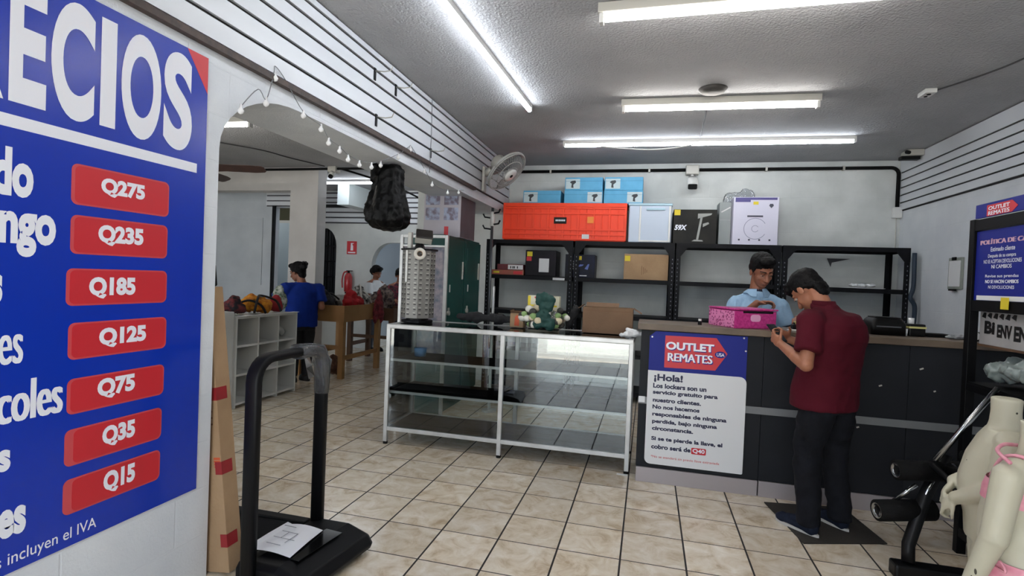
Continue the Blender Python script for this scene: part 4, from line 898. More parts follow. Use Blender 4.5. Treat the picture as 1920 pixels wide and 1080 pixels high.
# ------------------------------------------------------------------ treadmill, paper, tall carton
def treadmill():
    e = thing('treadmill', (-1.6, 2.26, 0), 'black walking treadmill with an upright handle frame on the floor', 'treadmill')
    X, ya, yb = -1.67, 2.0, 2.51; TM = mat('treadmill_black', '#0a0b0e', .5, spec=.2); r = .024
    def handle(b):
        zt = 1.045; p = [(X, ya, .07)]+[(X, ya, zt-.10)]
        p += [(X, ya+.10*(1-math.cos(t*PI/12)), zt-.10+.10*math.sin(t*PI/12)) for t in range(1, 7)]
        p += [(X, yb-.10*(1-math.cos(t*PI/12)), zt-.10+.10*math.sin(t*PI/12)) for t in range(6, 0, -1)]+[(X, yb, zt-.10), (X, yb, .07)]
        P = [V(q) for q in p]; R = []
        for i, q in enumerate(P):
            d = (P[min(i+1, len(P)-1)]-P[max(i-1, 0)]).normalized(); y = d.cross(XP); R.append(ring(q, XP, y, .034, .021, 16, p=4))
        loft(b, R)
    quick('handle_frame', TM, handle, e, True)
    def wrap(b):
        P = [(X, yb, .80), (X, yb, .945)]+[(X, yb-.10*(1-math.cos(t*PI/12)), .945+.10*math.sin(t*PI/12)) for t in range(1, 7)]+[(X, 2.30, 1.045)]
        P = [V(q) for q in P]; R = []
        for i, q in enumerate(P):
            d = (P[min(i+1, len(P)-1)]-P[max(i-1, 0)]).normalized(); y = d.cross(XP); k = .006*((i*7) % 3); R.append(ring(q, XP, y, .038+k, .026+k, 16, p=3))
        loft(b, R)
    quick('plastic_wrap', CLEARP, wrap, e, True)
    quick('wrap_tail', CLEARP, lambda b: loft(b, [[(X+.02, 2.32, 1.03), (X+.02, 2.36, 1.03)], [(X+.03, 2.33, .96), (X+.03, 2.375, .97)], [(X+.025, 2.36, .90), (X+.03, 2.40, .91)]], cap=False, closed=False), e)
    def housing(b):
        y0, y1 = 2.0, 2.53
        prof = [(-1.74, .03), (-1.74, .105), (-1.66, .125), (-1.50, .135), (-1.38, .10), (-1.35, .055), (-1.36, .03)]
        vA = []
        rot = Matrix.Rotation(math.radians(-7), 3, 'Z'); pv = V((-1.55, 2.26, 0))
        R = []
        for y, s in ((y0, .8), (y0+.03, 1), (y1-.03, 1), (y1, .8)):
            R.append([pv+rot @ (V((-1.55+(x+1.55)*(1 if s == 1 else .93), y, .03+(z-.03)*s))-pv) for x, z in prof])
        loft(b, R)
    quick('motor_housing', TM, housing, e, bevel=.006)
    quick('belt', mat('belt_black', '#101114', .8, bump=(200, .3), spec=.15), lambda b: box(b, -2.95, -1.74, 2.23, 2.47, .085, .098), e)
    quick('side_rail', TM, lambda b: (box(b, -2.97, -1.72, 2.47, 2.53, .03, .11),), e, bevel=.008)
    quick('side_rail', TM, lambda b: (box(b, -2.97, -1.72, 2.20, 2.23, .03, .11),), e, bevel=.008)
    quick('glossy_panel', mat('gloss_black', '#08080a', .12), lambda b: obox(b, (-1.505, 2.24, .136), V((1, -.12, 0)).normalized(), V((.12, 1, 0)).normalized(), ZP, .10, .30, .006), e, bevel=.002)
    for x, y in ((-1.42, 2.06), (-1.40, 2.44), (-2.9, 2.26), (-2.9, 2.47)): quick('foot', MATTE, lambda b: cyl(b, (x, y, 0), (x, y, .035), .022), e)
treadmill()
def leaflet():
    q = [V((-1.765, 2.10, .137)), (V((-1.52, 2.085, .146))), V((-1.535, 2.36, .146)), V((-1.75, 2.375, .137))]
    o = thing('instruction_sheet', (-1.64, 2.23, .14), 'white printed sheet lying on the treadmill', 'paper sheet')
    def sh(b):
        N_ = 8; R = []
        for i in range(N_+1):
            t = i/N_; a = q[0].lerp(q[1], t); c = q[3].lerp(q[2], t); z = .012*math.sin(t*PI)+(.012 if i == 0 else 0)
            R.append([a+ZP*z, a.lerp(c, .5)+ZP*(z+.003), c+ZP*z])
        for r in R: r += [p-ZP*.0012 for p in r[::-1]]
        loft(b, R)
    quick('sheet', mat('bright_paper', '#e9ebf0', .7), sh, o)
    f = Fr((-1.64, 2.23, .1605), V((1, -.06, 0)), V((.05, 1, 0)))
    G = mat('grey_line_print', '#8b8f98', .7)
    def pr(b):
        panel(b, f, -.06, -.03, .06, -.026, .0006); panel(b, f, -.06, .03, .03, .034, .0006); panel(b, f, -.02, -.03, -.016, .03, .0006); panel(b, f, .03, -.06, .034, .034, .0006)
        panel(b, f, -.09, .08, -.02, .086, .0006); panel(b, f, -.05, -.09, .03, -.085, .0006)
    quick('line_drawing', G, pr, o)
leaflet()
def tall_box():
    e = thing('tall_carton', (-1.88, 2.13, 0), 'tall narrow cardboard carton leaning beside the wall under the banner', 'carton')
    t = math.radians(-7.2); u = V((math.sin(t), 0, math.cos(t))); ax = V((math.cos(t), 0, -math.sin(t)))
    c = V((-1.838, 2.125, .004))-ax*.09
    quick('body', CARD, lambda b: obox(b, c+u*.68+ZP*.01, ax, YP, u, .18, .09, 1.345), e, bevel=.003)
    fr = Fr(c+ax*.09+ZP*.01, YP, u); ff = Fr(c-YP*.045+ZP*.01, ax, u)
    TR = mat('red_tape', '#8d1f24', .5)
    for z in (.157, .497, .845): quick('red_tape_mark', TR, lambda b: (panel(b, ff, .055, z-.03, .092, z+.03, .001), panel(b, fr, -.045, z-.03, .02, z+.03, .001)), e)
    quick('printed_marks', mat('brown_print', '', 0), lambda b: [panel(b, ff, .02, .70+.03*i, .06, .708+.03*i, .0008) for i in range(6)], e)
    quick('open_flap', MATTE, lambda b: obox(b, c+u*1.42+ax*.0, ax, YP, u, .15, .07, .11), e, bevel=.01)
    quick('orange_mark', mat('orange_print', '', 0), lambda b: [panel(b, ff, .05, .50+.012*i, .085, .505+.014*i, .0008) for i in range(4)], e)
tall_box()
# ------------------------------------------------------------------ white cube shelf with garments
def cubes():
    e = thing('cube_shelf', (-4.25, 5.08, 0), 'white cube shelf heaped with clothes in the side room', 'shelf')
    W_ = mat('white_cube_board', '#d3d4d2', .5); x1, x0 = -4.06, -4.44; y0, y1 = 4.58, 5.56; t = .022; n = 3; c = (y1-y0-t)/n; hh = .945; ch = (hh-t-.03)/3
    for i in range(n+1):
        quick('side_panel' if i in (0, n) else 'divider', W_, lambda b: box(b, x0, x1, y0+c*i, y0+c*i+t, 0, hh), e)
    for k in range(4):
        for i in range(n):
            z = .03+ch*k; quick('shelf_board' if k < 3 else 'top_board', W_, lambda b: box(b, x0, x1-.001, y0+c*i+t, y0+c*(i+1), z, z+t), e)
    quick('back_panel', W_, lambda b: box(b, x0, x0+.006, y0+t, y1-t, .05, hh-t), e)
    quick('end_block', W_, lambda b: box(b, x0-.02, x1-.02, y0-.14, y0-.001, 0, 1.0), e, bevel=.01)
cubes()
def garment(name, c, r, col, lab, seed, cat='clothes', grp=None, sub_=None, n=6, vox=.016):
    R_ = random.Random(seed); bm = nb()
    for i in range(n):
        a = R_.random()*2*PI; d = R_.random()*.75
        ell(bm, (c[0]+r[0]*d*math.cos(a), c[1]+r[1]*d*math.sin(a), c[2]+r[2]*(.5+.5*R_.random())*(1.1-d)), r[0]*.45, r[1]*.45, r[2]*.5)
    ell(bm, (c[0], c[1], c[2]+r[2]*.45), r[0]*.7, r[1]*.7, r[2]*.45)
    m = mat('cloth_'+name+str(seed), col, .9, var=(20, sub_, .1) if sub_ else None)
    o = remesh(name, bm, vox, m, it=4, amp=min(r)*.20, sc=13, seed=seed)
    mz = min(v.co.z for v in o.data.vertices)
    for v in o.data.vertices: v.co.z += c[2]-mz
    return setp(o, lab, cat, grp)
G1 = 'clothes heaped on the white cube shelf'
garment('orange_jacket', (-4.25, 5.06, .955), (.16, .19, .15), '#c8861f', 'orange yellow garment in the middle of the heap on the white cube shelf', 11, grp=G1, sub_='#a35a16', n=8)
garment('dark_garment', (-4.23, 4.73, .955), (.15, .13, .13), '#1d1820', 'dark garment at the near end of the white cube shelf', 12, grp=G1, sub_='#6b2a2c')
garment('red_garment', (-4.2, 5.33, .955), (.13, .09, .15), '#8c1f26', 'red garment on the white cube shelf beside the woman', 13, grp=G1)
garment('white_garment', (-4.28, 5.49, .955), (.12, .08, .22), '#b9bdb4', 'pale garment at the far end of the white cube shelf', 14, grp=G1, sub_='#47604c')
garment('folded_garment', (-4.24, 5.40, .667), (.11, .09, .09), '#b9b9b8', 'pale clothes in the top right cube of the white shelf', 15)
def straps(name, seed, pts, col):
    o = [q for q in bpy.data.objects if q.name.startswith(name) and q.data and q.data.materials[0].name == 'cloth_'+name+str(seed)][0]
    for p in pts:
        k = quick('strap', mat('strap_'+col, col, .7), lambda b: tube(b, curve_pts(p, 6), .013, 6), None, True); k.parent = o
straps('orange_jacket', 11, [[(-4.10, 4.88, .97), (-4.12, 4.95, 1.12), (-4.2, 5.1, 1.15), (-4.12, 5.25, 1.09), (-4.09, 5.3, .97)], [(-4.09, 5.05, .96), (-4.12, 5.0, 1.05), (-4.2, 4.92, 1.1), (-4.3, 4.85, 1.06)]], '#1a1416')
setp(quick('white_sheet', PAPER, lambda b: box(b, -4.10, -4.03, 4.62, 5.55, .949, .954)), 'thin white cloth along the front edge of the cube shelf top', 'cloth')

# ------------------------------------------------------------------ wooden bin tables with clothes
WOOD = mat('pale_plywood', '#9b7345', .65, var=(3, '#8a6238'), bump=(30, .15)); WOOD2 = mat('dark_wood', '#5c3f28', .7, var=(4, '#4a3220'))
def bin_table(x0, x1, y0, y1, z0, z1, m, lab):
    e = thing('bin_table', ((x0+x1)/2, (y0+y1)/2, 0), lab, 'table', 'wooden bin tables in the side room'); t = .02
    quick('side_board', m, lambda b: box(b, x0, x1, y0, y0+t, z0, z1), e); quick('side_board', m, lambda b: box(b, x0, x1, y1-t, y1, z0, z1), e)
    quick('side_board', m, lambda b: box(b, x0, x0+t, y0+t, y1-t, z0, z1), e); quick('side_board', m, lambda b: box(b, x1-t, x1, y0+t, y1-t, z0, z1), e)
    quick('bottom_board', m, lambda b: box(b, x0+t, x1-t, y0+t, y1-t, z0, z0+t), e)
    for x in (x0+.02, x1-.09):
        for y in (y0+.02, y1-.09): quick('leg', m, lambda b: box(b, x, x+.07, y, y+.07, 0, z0), e)
    quick('cross_rail', m, lambda b: (box(b, x1-.06, x1-.03, y0+.09, y1-.09, .25, .31), box(b, x0+.09, x1-.09, y0+.03, y0+.06, .40, .45), box(b, x0+.03, x0+.06, y0+.09, y1-.09, .25, .31)), e)
bin_table(-4.70, -3.93, 6.37, 7.45, .775, .995, WOOD, 'pale plywood bin table heaped with clothes, beside the woman in blue')
bin_table(-4.75, -3.9, 7.75, 8.45, .70, .90, WOOD2, 'dark wooden bin table behind the pale plywood one')
G2 = 'clothes heaped in the pale bin table'
garment('red_garment', (-4.12, 6.85, .90), (.17, .20, .19), '#a3161f', 'bright red garment at the front edge of the pale bin table', 21, grp=G2)
garment('black_garment', (-4.46, 6.72, .88), (.20, .20, .19), '#131317', 'black garment at the near corner of the pale bin table', 22, grp=G2, sub_='#2c2c30')
garment('black_white_garment', (-4.2, 7.20, .90), (.19, .16, .22), '#1a1a1c', 'black and white garment at the far side of the pale bin table', 23, grp=G2, sub_='#b8b4ae', n=8)
garment('maroon_garment', (-3.90, 7.25, .70), (.06, .13, .33), '#4f1019', 'dark red garment spilling over the far corner of the pale bin table', 24, grp=G2, sub_='#7c2730', n=8)
garment('grey_garment', (-4.54, 7.18, .88), (.13, .18, .16), '#8b8884', 'grey garment at the back of the pale bin table', 25, grp=G2)
garment('striped_garment', (-4.25, 8.08, .725), (.24, .22, .30), '#2a2226', 'dark mixed clothes in the wooden bin behind', 26, sub_='#7b6a62', n=9)
garment('brown_sack', (-4.18, 6.52, .0), (.14, .14, .2), '#6b4a3a', 'brown bag on the floor under the pale bin table', 27, 'bag', sub_='#4d3226')
straps('black_garment', 22, [[(-4.3, 6.6, 1.0), (-4.35, 6.66, 1.12), (-4.5, 6.75, 1.17), (-4.6, 6.85, 1.08)], [(-4.5, 6.5, 1.0), (-4.45, 6.6, 1.1), (-4.4, 6.75, 1.14), (-4.35, 6.9, 1.05)]], '#0d0d0f')
straps('black_white_garment', 23, [[(-4.05, 7.02, 1.0), (-4.12, 7.1, 1.2), (-4.2, 7.2, 1.27), (-4.3, 7.32, 1.15)], [(-4.02, 7.25, 1.0), (-4.1, 7.22, 1.15), (-4.25, 7.15, 1.2), (-4.35, 7.05, 1.05)]], '#c9c6c0')

# ------------------------------------------------------------------ far side room fittings
def extinguisher():
    e = thing('fire_extinguisher', (-5.58, 9.11, 1.05), 'red fire extinguisher hanging on the far white wall', 'fire extinguisher')
    R2 = mat('extinguisher_red', '#a8141f', .3, coat=.5)
    quick('cylinder', R2, lambda b: loft(b, [ring((-5.56, 9.11, z), XP, YP, r, r) for z, r in ((1.07, .06), (1.09, .075), (1.36, .075), (1.42, .05), (1.44, .025))]), e, True)
    quick('valve', MATTE, lambda b: (cyl(b, (-5.56, 9.11, 1.44), (-5.56, 9.11, 1.47), .022), box(b, -5.60, -5.48, 9.095, 9.125, 1.47, 1.485)), e)
    quick('hose', R2, lambda b: tube(b, curve_pts([(-5.57, 9.10, 1.46), (-5.65, 9.10, 1.44), (-5.68, 9.09, 1.3), (-5.67, 9.09, 1.15)]), .014), e, True)
    quick('base_ring', MATTE, lambda b: cyl(b, (-5.56, 9.11, 1.045), (-5.56, 9.11, 1.07), .06), e)
extinguisher()
def ext_sign():
    e = thing('extinguisher_sign', (-5.56, 9.19, 1.8), 'red fire extinguisher sign on the far white wall', 'sign'); f = Fr((-5.56, 9.198, 1.8), XP, ZP)
    quick('plate', RED, lambda b: panel(b, f, -.105, 0, .105, .25, .006), e)
    quick('white_symbol', LETTER, lambda b: (prism(b, f, [(-.025, .07), (.03, .07), (.03, .16), (.012, .18), (.012, .20), (.04, .205), (.04, .215), (-.02, .215), (-.02, .18)], .006, .008), panel(b, f, -.08, .02, .08, .045, .008, d0=.006)), e)
ext_sign()
setp(quick('wall_box', mat('white_glossy_box', '#dfe9ea', .3), lambda b: box(b, -5.40, -5.17, 8.4, 9.165, 2.64, 3.018)), 'white boxed duct under the far ceiling, beside the far light strip', 'duct')
def ceiling_fan():
    e = thing('ceiling_fan', (-6.15, 5.95, 2.75), 'brown ceiling fan in the side room, one blade tip seen past the arch edge', 'fan')
    BR = mat('brown_blade', '#4b2f25', .5, var=(6, '#3a241d'))
    quick('down_rod', BROWN, lambda b: cyl(b, (-6.15, 5.95, 2.83), (-6.15, 5.95, H), .02), e); quick('motor', BROWN, lambda b: loft(b, [ring((-6.15, 5.95, z), XP, YP, r, r) for z, r in ((2.70, .05), (2.73, .12), (2.80, .13), (2.84, .05))]), e, True)
    for k in range(4):
        a = math.radians(15+90*k); d = V((math.cos(a), math.sin(a), 0)); s = V((-d.y, d.x, -.42)).normalized(); c = V((-6.15, 5.95, 2.80))
        quick('blade', BR, lambda b: loft(b, [[c+d*r+s*w_+ZP*q for w_, q in ((-wd, 0), (wd, 0), (wd, .008), (-wd, .008))] for r, wd in ((.14, .05), (.3, .075), (.9, .085), (1.03, .07), (1.06, .04))]), e)
ceiling_fan()
def dome():
    e = thing('dome_camera', (-4.63, 7.05, 2.95), 'small white camera at the ceiling edge beyond the archway', 'camera')
    quick('mount', GREYW, lambda b: box(b, -4.70, -4.56, 7.02, 7.16, 2.93, H), e, bevel=.012)
    quick('body', WHITE, lambda b: cyl(b, (-4.63, 7.06, 2.93), (-4.61, 6.98, 2.86), .04), e, True); quick('lens', MATTE, lambda b: cyl(b, (-4.61, 6.98, 2.86), (-4.607, 6.965, 2.845), .035), e)
dome()
setp(quick('conduit_pipe', MATTE, lambda b: tube(b, [(-9, 7.07, 2.985), (-4.72, 7.07, 2.985), (-3.25, 7.07, 2.985)], .018), None, True), 'black conduit along the ceiling edge beyond the archway', 'pipe')
setp(quick('ceiling_wire', mat('dark_cable', '', 0), lambda b: tube(b, curve_pts([(-5.6, 5.2, 3.012), (-5.0, 5.9, 3.0), (-4.9, 6.4, 3.004), (-4.7, 6.95, 3.0)]), .008), None, True), 'dark wire sagging along the side room ceiling', 'cable')
setp(quick('hanging_wire', MATTE, lambda b: tube(b, curve_pts([(-4.5, 7.07, 2.985), (-4.25, 7.5, 2.93), (-4.0, 8.0, 2.85), (-3.75, 8.4, 2.72)]), .016), None, True), 'black wire drooping in front of the far slatted wall', 'cable')

# ------------------------------------------------------------------ people
def nz(v): return V(v).normalized()
def hand(bm, wr, d, n, side, curl=35, k=1.0, thumb=1.0):
    """palm, four jointed fingers of unequal length and a thumb leaving the side of the palm. d: finger direction, n: palm side"""
    d = nz(d); n = V(n); n = (n-d*n.dot(d)).normalized(); a = d.cross(n)*side; wr = V(wr)
    ell(bm, wr+d*.045*k, .040*k, .016*k, .052*k, a, n, d, 14, 8)
    for i, (o_, L) in enumerate(((.031, .070), (.010, .080), (-.011, .075), (-.031, .058))):
        p = wr+a*o_*k+d*.085*k; cur = curl*(.8+.12*i)
        for j, f in enumerate((.42, .32, .26)):
            t = math.radians(cur*(j+.45)); dd = d*math.cos(t)+n*math.sin(t); q = p+dd*(L*f*k)
            cap(bm, p, q, (.0090-.0009*j)*k, (.0083-.0009*j)*k, 8); p = q
    p = wr+d*.022*k+a*.030*k; q = p+nz(d*.55+a*.75*thumb+n*.35)*.036*k; r = q+nz(d*.8+a*.25*thumb+n*.5)*.030*k
    cap(bm, p, q, .0115*k, .0098*k, 8); cap(bm, q, r, .0098*k, .0082*k, 8)
def head(bm, c, f, u, k=1.0):
    f = nz(f); u = V(u); u = (u-f*u.dot(f)).normalized(); s = f.cross(u); c = V(c)
    E_ = lambda x, y, z, a, b_, cc: ell(bm, c+(f*x+s*y+u*z)*k, a*k, b_*k, cc*k, f, s, u, 22, 14)
    E_(-.012, 0, .032, .096, .075, .088); E_(.026, 0, -.042, .062, .057, .074); E_(.050, 0, -.098, .026, .028, .018)
    E_(.074, 0, .020, .018, .050, .012)                                             # brow
    for y in (-1, 1):
        E_(.054, .038*y, -.032, .024, .019, .019); E_(-.006, .078*y, -.012, .020, .008, .031)      # cheek, ear
    cap(bm, c+(f*.085+u*.005)*k, c+(f*.107-u*.036)*k, .009*k, .0155*k, 10)          # nose
    E_(.094, .012, -.040, .012, .010, .008); E_(.094, -.012, -.040, .012, .010, .008)
    E_(.082, 0, -.066, .013, .025, .007); E_(.080, 0, -.077, .013, .021, .007)      # lips
    return f, u, s
def face_parts(e, c, f, u, k=1.0, skin=None):
    f = nz(f); u = V(u); u = (u-f*u.dot(f)).normalized(); s = f.cross(u); c = V(c)
    EW = mat('eye_white', '#a39a92', .4); IR = mat('dark_iris', '#120c0a', .2)
    for y in (-1, 1):
        p = c+(f*.079+s*.031*y-u*.001)*k
        ey = quick('eye', EW, lambda b: ell(b, p-f*.002*k, .0115*k, .0125*k, .0062*k, f, s, u, 14, 8), e, True)
        quick('iris', IR, lambda b: ell(b, p+f*.0055*k-u*.001*k, .0062*k, .0070*k, .0056*k, f, s, u, 10, 6), ey, True)
        quick('upper_lid', skin or SKIN, lambda b: ell(b, p+u*.0042*k-f*.001*k, .0135*k, .0150*k, .0060*k, f, s, u, 14, 8), e, True)
        quick('eyebrow', HAIR, lambda b: cap(b, c+(f*.091+s*.014*y+u*.024)*k, c+(f*.076+s*.050*y+u*.027)*k, .0048*k, .003*k, 8), e, True)
    quick('mouth', mat('lip_brown', '#6d3a33', .5), lambda b: ell(b, c+(f*.0915-u*.0715)*k, .0045*k, .019*k, .0022*k, f, s, u, 12, 6), e, True)
def hair(e, c, f, u, k=1.0, style='short', seed=1):
    f = nz(f); u = V(u); u = (u-f*u.dot(f)).normalized(); s = f.cross(u); c = V(c); bm = nb()
    E_ = lambda x, y, z, a, b_, cc: ell(bm, c+(f*x+s*y+u*z)*k, a*k, b_*k, cc*k, f, s, u, 22, 14)
    E_(-.020, 0, .054, .100, .081, .080); E_(-.055, 0, .012, .058, .074, .070); E_(.052, 0, .094, .048, .060, .034)
    E_(-.068, 0, -.030, .034, .055, .040)
    for y in (-1, 1): E_(-.015, .070*y, .022, .045, .013, .040)
    if style == 'nape':
        E_(-.074, 0, -.045, .034, .058, .050); E_(-.066, 0, -.080, .026, .046, .035); E_(.066, 0, .072, .040, .062, .030)
    if style == 'bun':
        E_(-.062, 0, -.045, .045, .055, .055)
        E_(-.10, 0, .05, .05, .055, .05); E_(-.125, .015, .075, .035, .04, .03); E_(-.13, -.02, .03, .03, .03, .035)
    if style == 'tied': E_(-.11, 0, .0, .045, .05, .06)
    return remesh('hair', bm, .006*max(k, .9), HAIR, e, it=3, amp=.0032, sc=60, seed=seed)
def torso(bm, rows, n=28):
    """rows of (centre, side axis, front axis, half width, half depth)"""
    loft(bm, [ring(c, nz(a), nz(b_), rx, ry, n, 2.4) for c, a, b_, rx, ry in rows])

def customer():
    e = thing('person', (1.10, 3.62, 0), 'person in a maroon shirt and dark jeans at the counter, looking down at a phone', 'person')
    F = nz((-.62, .78, 0)); Rt = V((F.y, -F.x, 0)); B = lambda c, x, y, z: V(c)+Rt*x+F*y+ZP*z
    hipc = V((1.075, 3.56, .84)); ch = V((1.075, 3.53, 1.20)); nk = V((1.03, 3.565, 1.365))
    hc = V((.955, 3.655, 1.452)); hf = nz(F*.62-ZP*.78); hu = nz(F*.78+ZP*.62)
    sL, sR = B((1.065, 3.54, 1.285), -.175, 0, 0), B((1.065, 3.54, 1.245), .170, 0, 0)
    eL, eR = V((.885, 3.34, 1.03)), V((1.17, 3.75, 1.04)); wL, wR = V((.800, 3.545, 1.115)), V((.90, 3.80, 1.13))
    kL, kR = V((.975, 3.555, .46)), V((1.165, 3.705, .46)); aL, aR = V((.985, 3.52, .085)), V((1.195, 3.66, .085))
    hL, hR = B(hipc, -.09, 0, 0), B(hipc, .09, 0, 0)
    bm = nb(); head(bm, hc, hf, hu); cap(bm, hc-hu*.05-hf*.035, nk-ZP*.03, .054, .060)
    cap(bm, nk-ZP*.02, sL-ZP*.02, .05, .045); cap(bm, nk-ZP*.02, sR-ZP*.02, .05, .045)
    torso(bm, [(hipc-ZP*.04, Rt, F, .135, .085), (hipc+ZP*.12, Rt, F, .125, .08), (ch, Rt, F, .15, .09), (ch+ZP*.1, Rt, F, .13, .07)])
    for s_, el_, w_, sd in ((sL, eL, wL, 1), (sR, eR, wR, -1)):
        cap(bm, s_-ZP*.01, el_, .046, .040); cap(bm, el_, el_.lerp(w_, .35), .041, .040); cap(bm, el_.lerp(w_, .35), w_, .040, .026)
    hand(bm, wL, nz((-.30, .62, .35)), nz((.75, .45, .2)), -1, 48); hand(bm, wR, nz((-.55, -.25, .30)), nz((-.3, -.8, .1)), 1, 48)
    for h_, k_, a_ in ((hL, kL, aL), (hR, kR, aR)): cap(bm, h_, k_, .07, .05); cap(bm, k_, a_, .05, .035)
    remesh('body', bm, .0055, SKIN2, e, it=2)
    face_parts(e, hc, hf, hu, 1.0, SKIN2); hair(e, hc, hf, hu, 1.01, 'nape', 3)
    # shirt
    MR = mat('maroon_cloth', '#4c0a1b', .85, var=(7, '#430817', .3), bump=(300, .15), spec=.2); bm = nb()
    torso(bm, [(hipc+F*.035-ZP*.09, Rt, F, .192, .165), (hipc+F*.03+ZP*.02, Rt, F, .188, .158), (hipc+ZP*.15+F*.012, Rt, F, .180, .142), (ch-ZP*.03-F*.02, Rt, F, .188, .130), (ch+ZP*.06-F*.025, Rt, F, .172, .122), (ch+ZP*.115-F*.015, Rt, F, .125, .098), (nk-ZP*.02-F*.008, Rt, F, .080, .078), (nk+ZP*.012+F*.01, Rt, F, .070, .064)])
    for s_, el_ in ((sL, eL), (sR, eR)):
        x, y, d = basis(el_-s_); m_ = s_.lerp(el_, .72)
        loft(bm, [ring(s_-d*.05, x, y, .05, .05, 20), ring(s_, x, y, .078, .074, 20), ring(s_.lerp(el_, .4), x, y, .076, .072, 20), ring(m_, x, y, .078, .072, 20)])
    cap(bm, sL, sR, .058, .058); cap(bm, nk-ZP*.05-F*.01, sL, .062, .060); cap(bm, nk-ZP*.05-F*.01, sR, .062, .060)
    remesh('shirt', bm, .009, MR, e, it=3, amp=.009, sc=9, seed=5)
    col = nb(); x, y, d = basis(hc-hu*.05-nk); loft(col, [ring(nk-ZP*.012, Rt, F, .074, .068, 24), ring(nk+ZP*.028+F*.008, Rt, F, .066, .060, 24), ring(nk+ZP*.028+F*.008, Rt, F, .060, .055, 24), ring(nk-ZP*.012, Rt, F, .066, .060, 24)])
    link('collar', col, MR, e, True)
    bm = nb(); DJ = mat('dark_denim', '#0c0d12', .85, var=(14, '#14161d', .2), bump=(200, .2), spec=.2)
    torso(bm, [(hipc-ZP*.10, Rt, F, .165, .112), (hipc-ZP*.02, Rt, F, .165, .115), (hipc+ZP*.02, Rt, F, .155, .105)])
    for h_, k_, a_ in ((hL, kL, aL), (hR, kR, aR)):
        h2 = h_-ZP*.06; rows = [(h2-ZP*.03, .094), (h2.lerp(k_, .35), .097), (k_+ZP*.06, .081), (k_-ZP*.04, .075), (k_.lerp(a_, .5), .072), (a_+ZP*.06, .065), (a_-ZP*.03, .067)]
        loft(bm, [ring(p, Rt, F, r*.98, r*1.02, 20) for p, r in rows]); ell(bm, h2-ZP*.03, .085, .098, .09, Rt, F)
    remesh('jeans', bm, .009, DJ, e, it=2, amp=.008, sc=14, seed=8)
    def shoe(nm, heel, toe):
        heel, toe = V(heel), V(toe); d = nz(toe-heel); s = V((d.y, -d.x, 0)); L = (toe-heel).length; b = nb()
        cap(b, heel+d*.045+ZP*.055, heel+d*.10+ZP*.065, .038, .038); cap(b, heel+d*.05+ZP*.04, toe-d*.05+ZP*.037, .040, .032); ell(b, toe-d*.06+ZP*.034, .045, .056, .028, s, d, ZP); cap(b, heel+d*.09+ZP*.07, toe-d*.09+ZP*.045, .034, .030)
        o = remesh('shoe', b, .006, mat('navy_canvas', '#131826', .85, var=(40, '#1c2334'), spec=.2), e, it=3)
        def sole(bb):
            O = []
            for t in range(20):
                a = 2*PI*t/20; q = heel.lerp(toe, .5)+d*(L*.5*math.cos(a))+s*((.036+.009*math.cos(a))*math.sin(a)); O.append(q)
            loft(bb, [[V((q.x, q.y, .001)) for q in O], [V((q.x, q.y, .021)) for q in O]])
        quick('sole', mat('white_sole', '#b9b6b2', .6), sole, o)
    shoe('l', (1.03, 3.455, 0), (.845, 3.675, 0)); shoe('r', (1.235, 3.605, 0), (1.09, 3.83, 0))
    return wL, wR
customer()
def phone():
    e = thing('mobile_phone', (.81, 3.66, 1.15), 'dark phone held in the hands of the person in maroon', 'phone')
    ax = nz((.78, .62, 0)); t = nz((-.35, .45, .55)); ay = (t-ax*t.dot(ax)).normalized(); n = ax.cross(ay)
    quick('phone_body', BLACK, lambda b: obox(b, (.80, 3.68, 1.175), ax, ay, n, .07, .145, .009), e, bevel=.004)
    quick('screen', mat('phone_glass', '#20242b', .08), lambda b: obox(b, V((.80, 3.68, 1.175))+n*(.005 if n.z > 0 else -.005), ax, ay, n, .062, .132, .001), e)
phone()

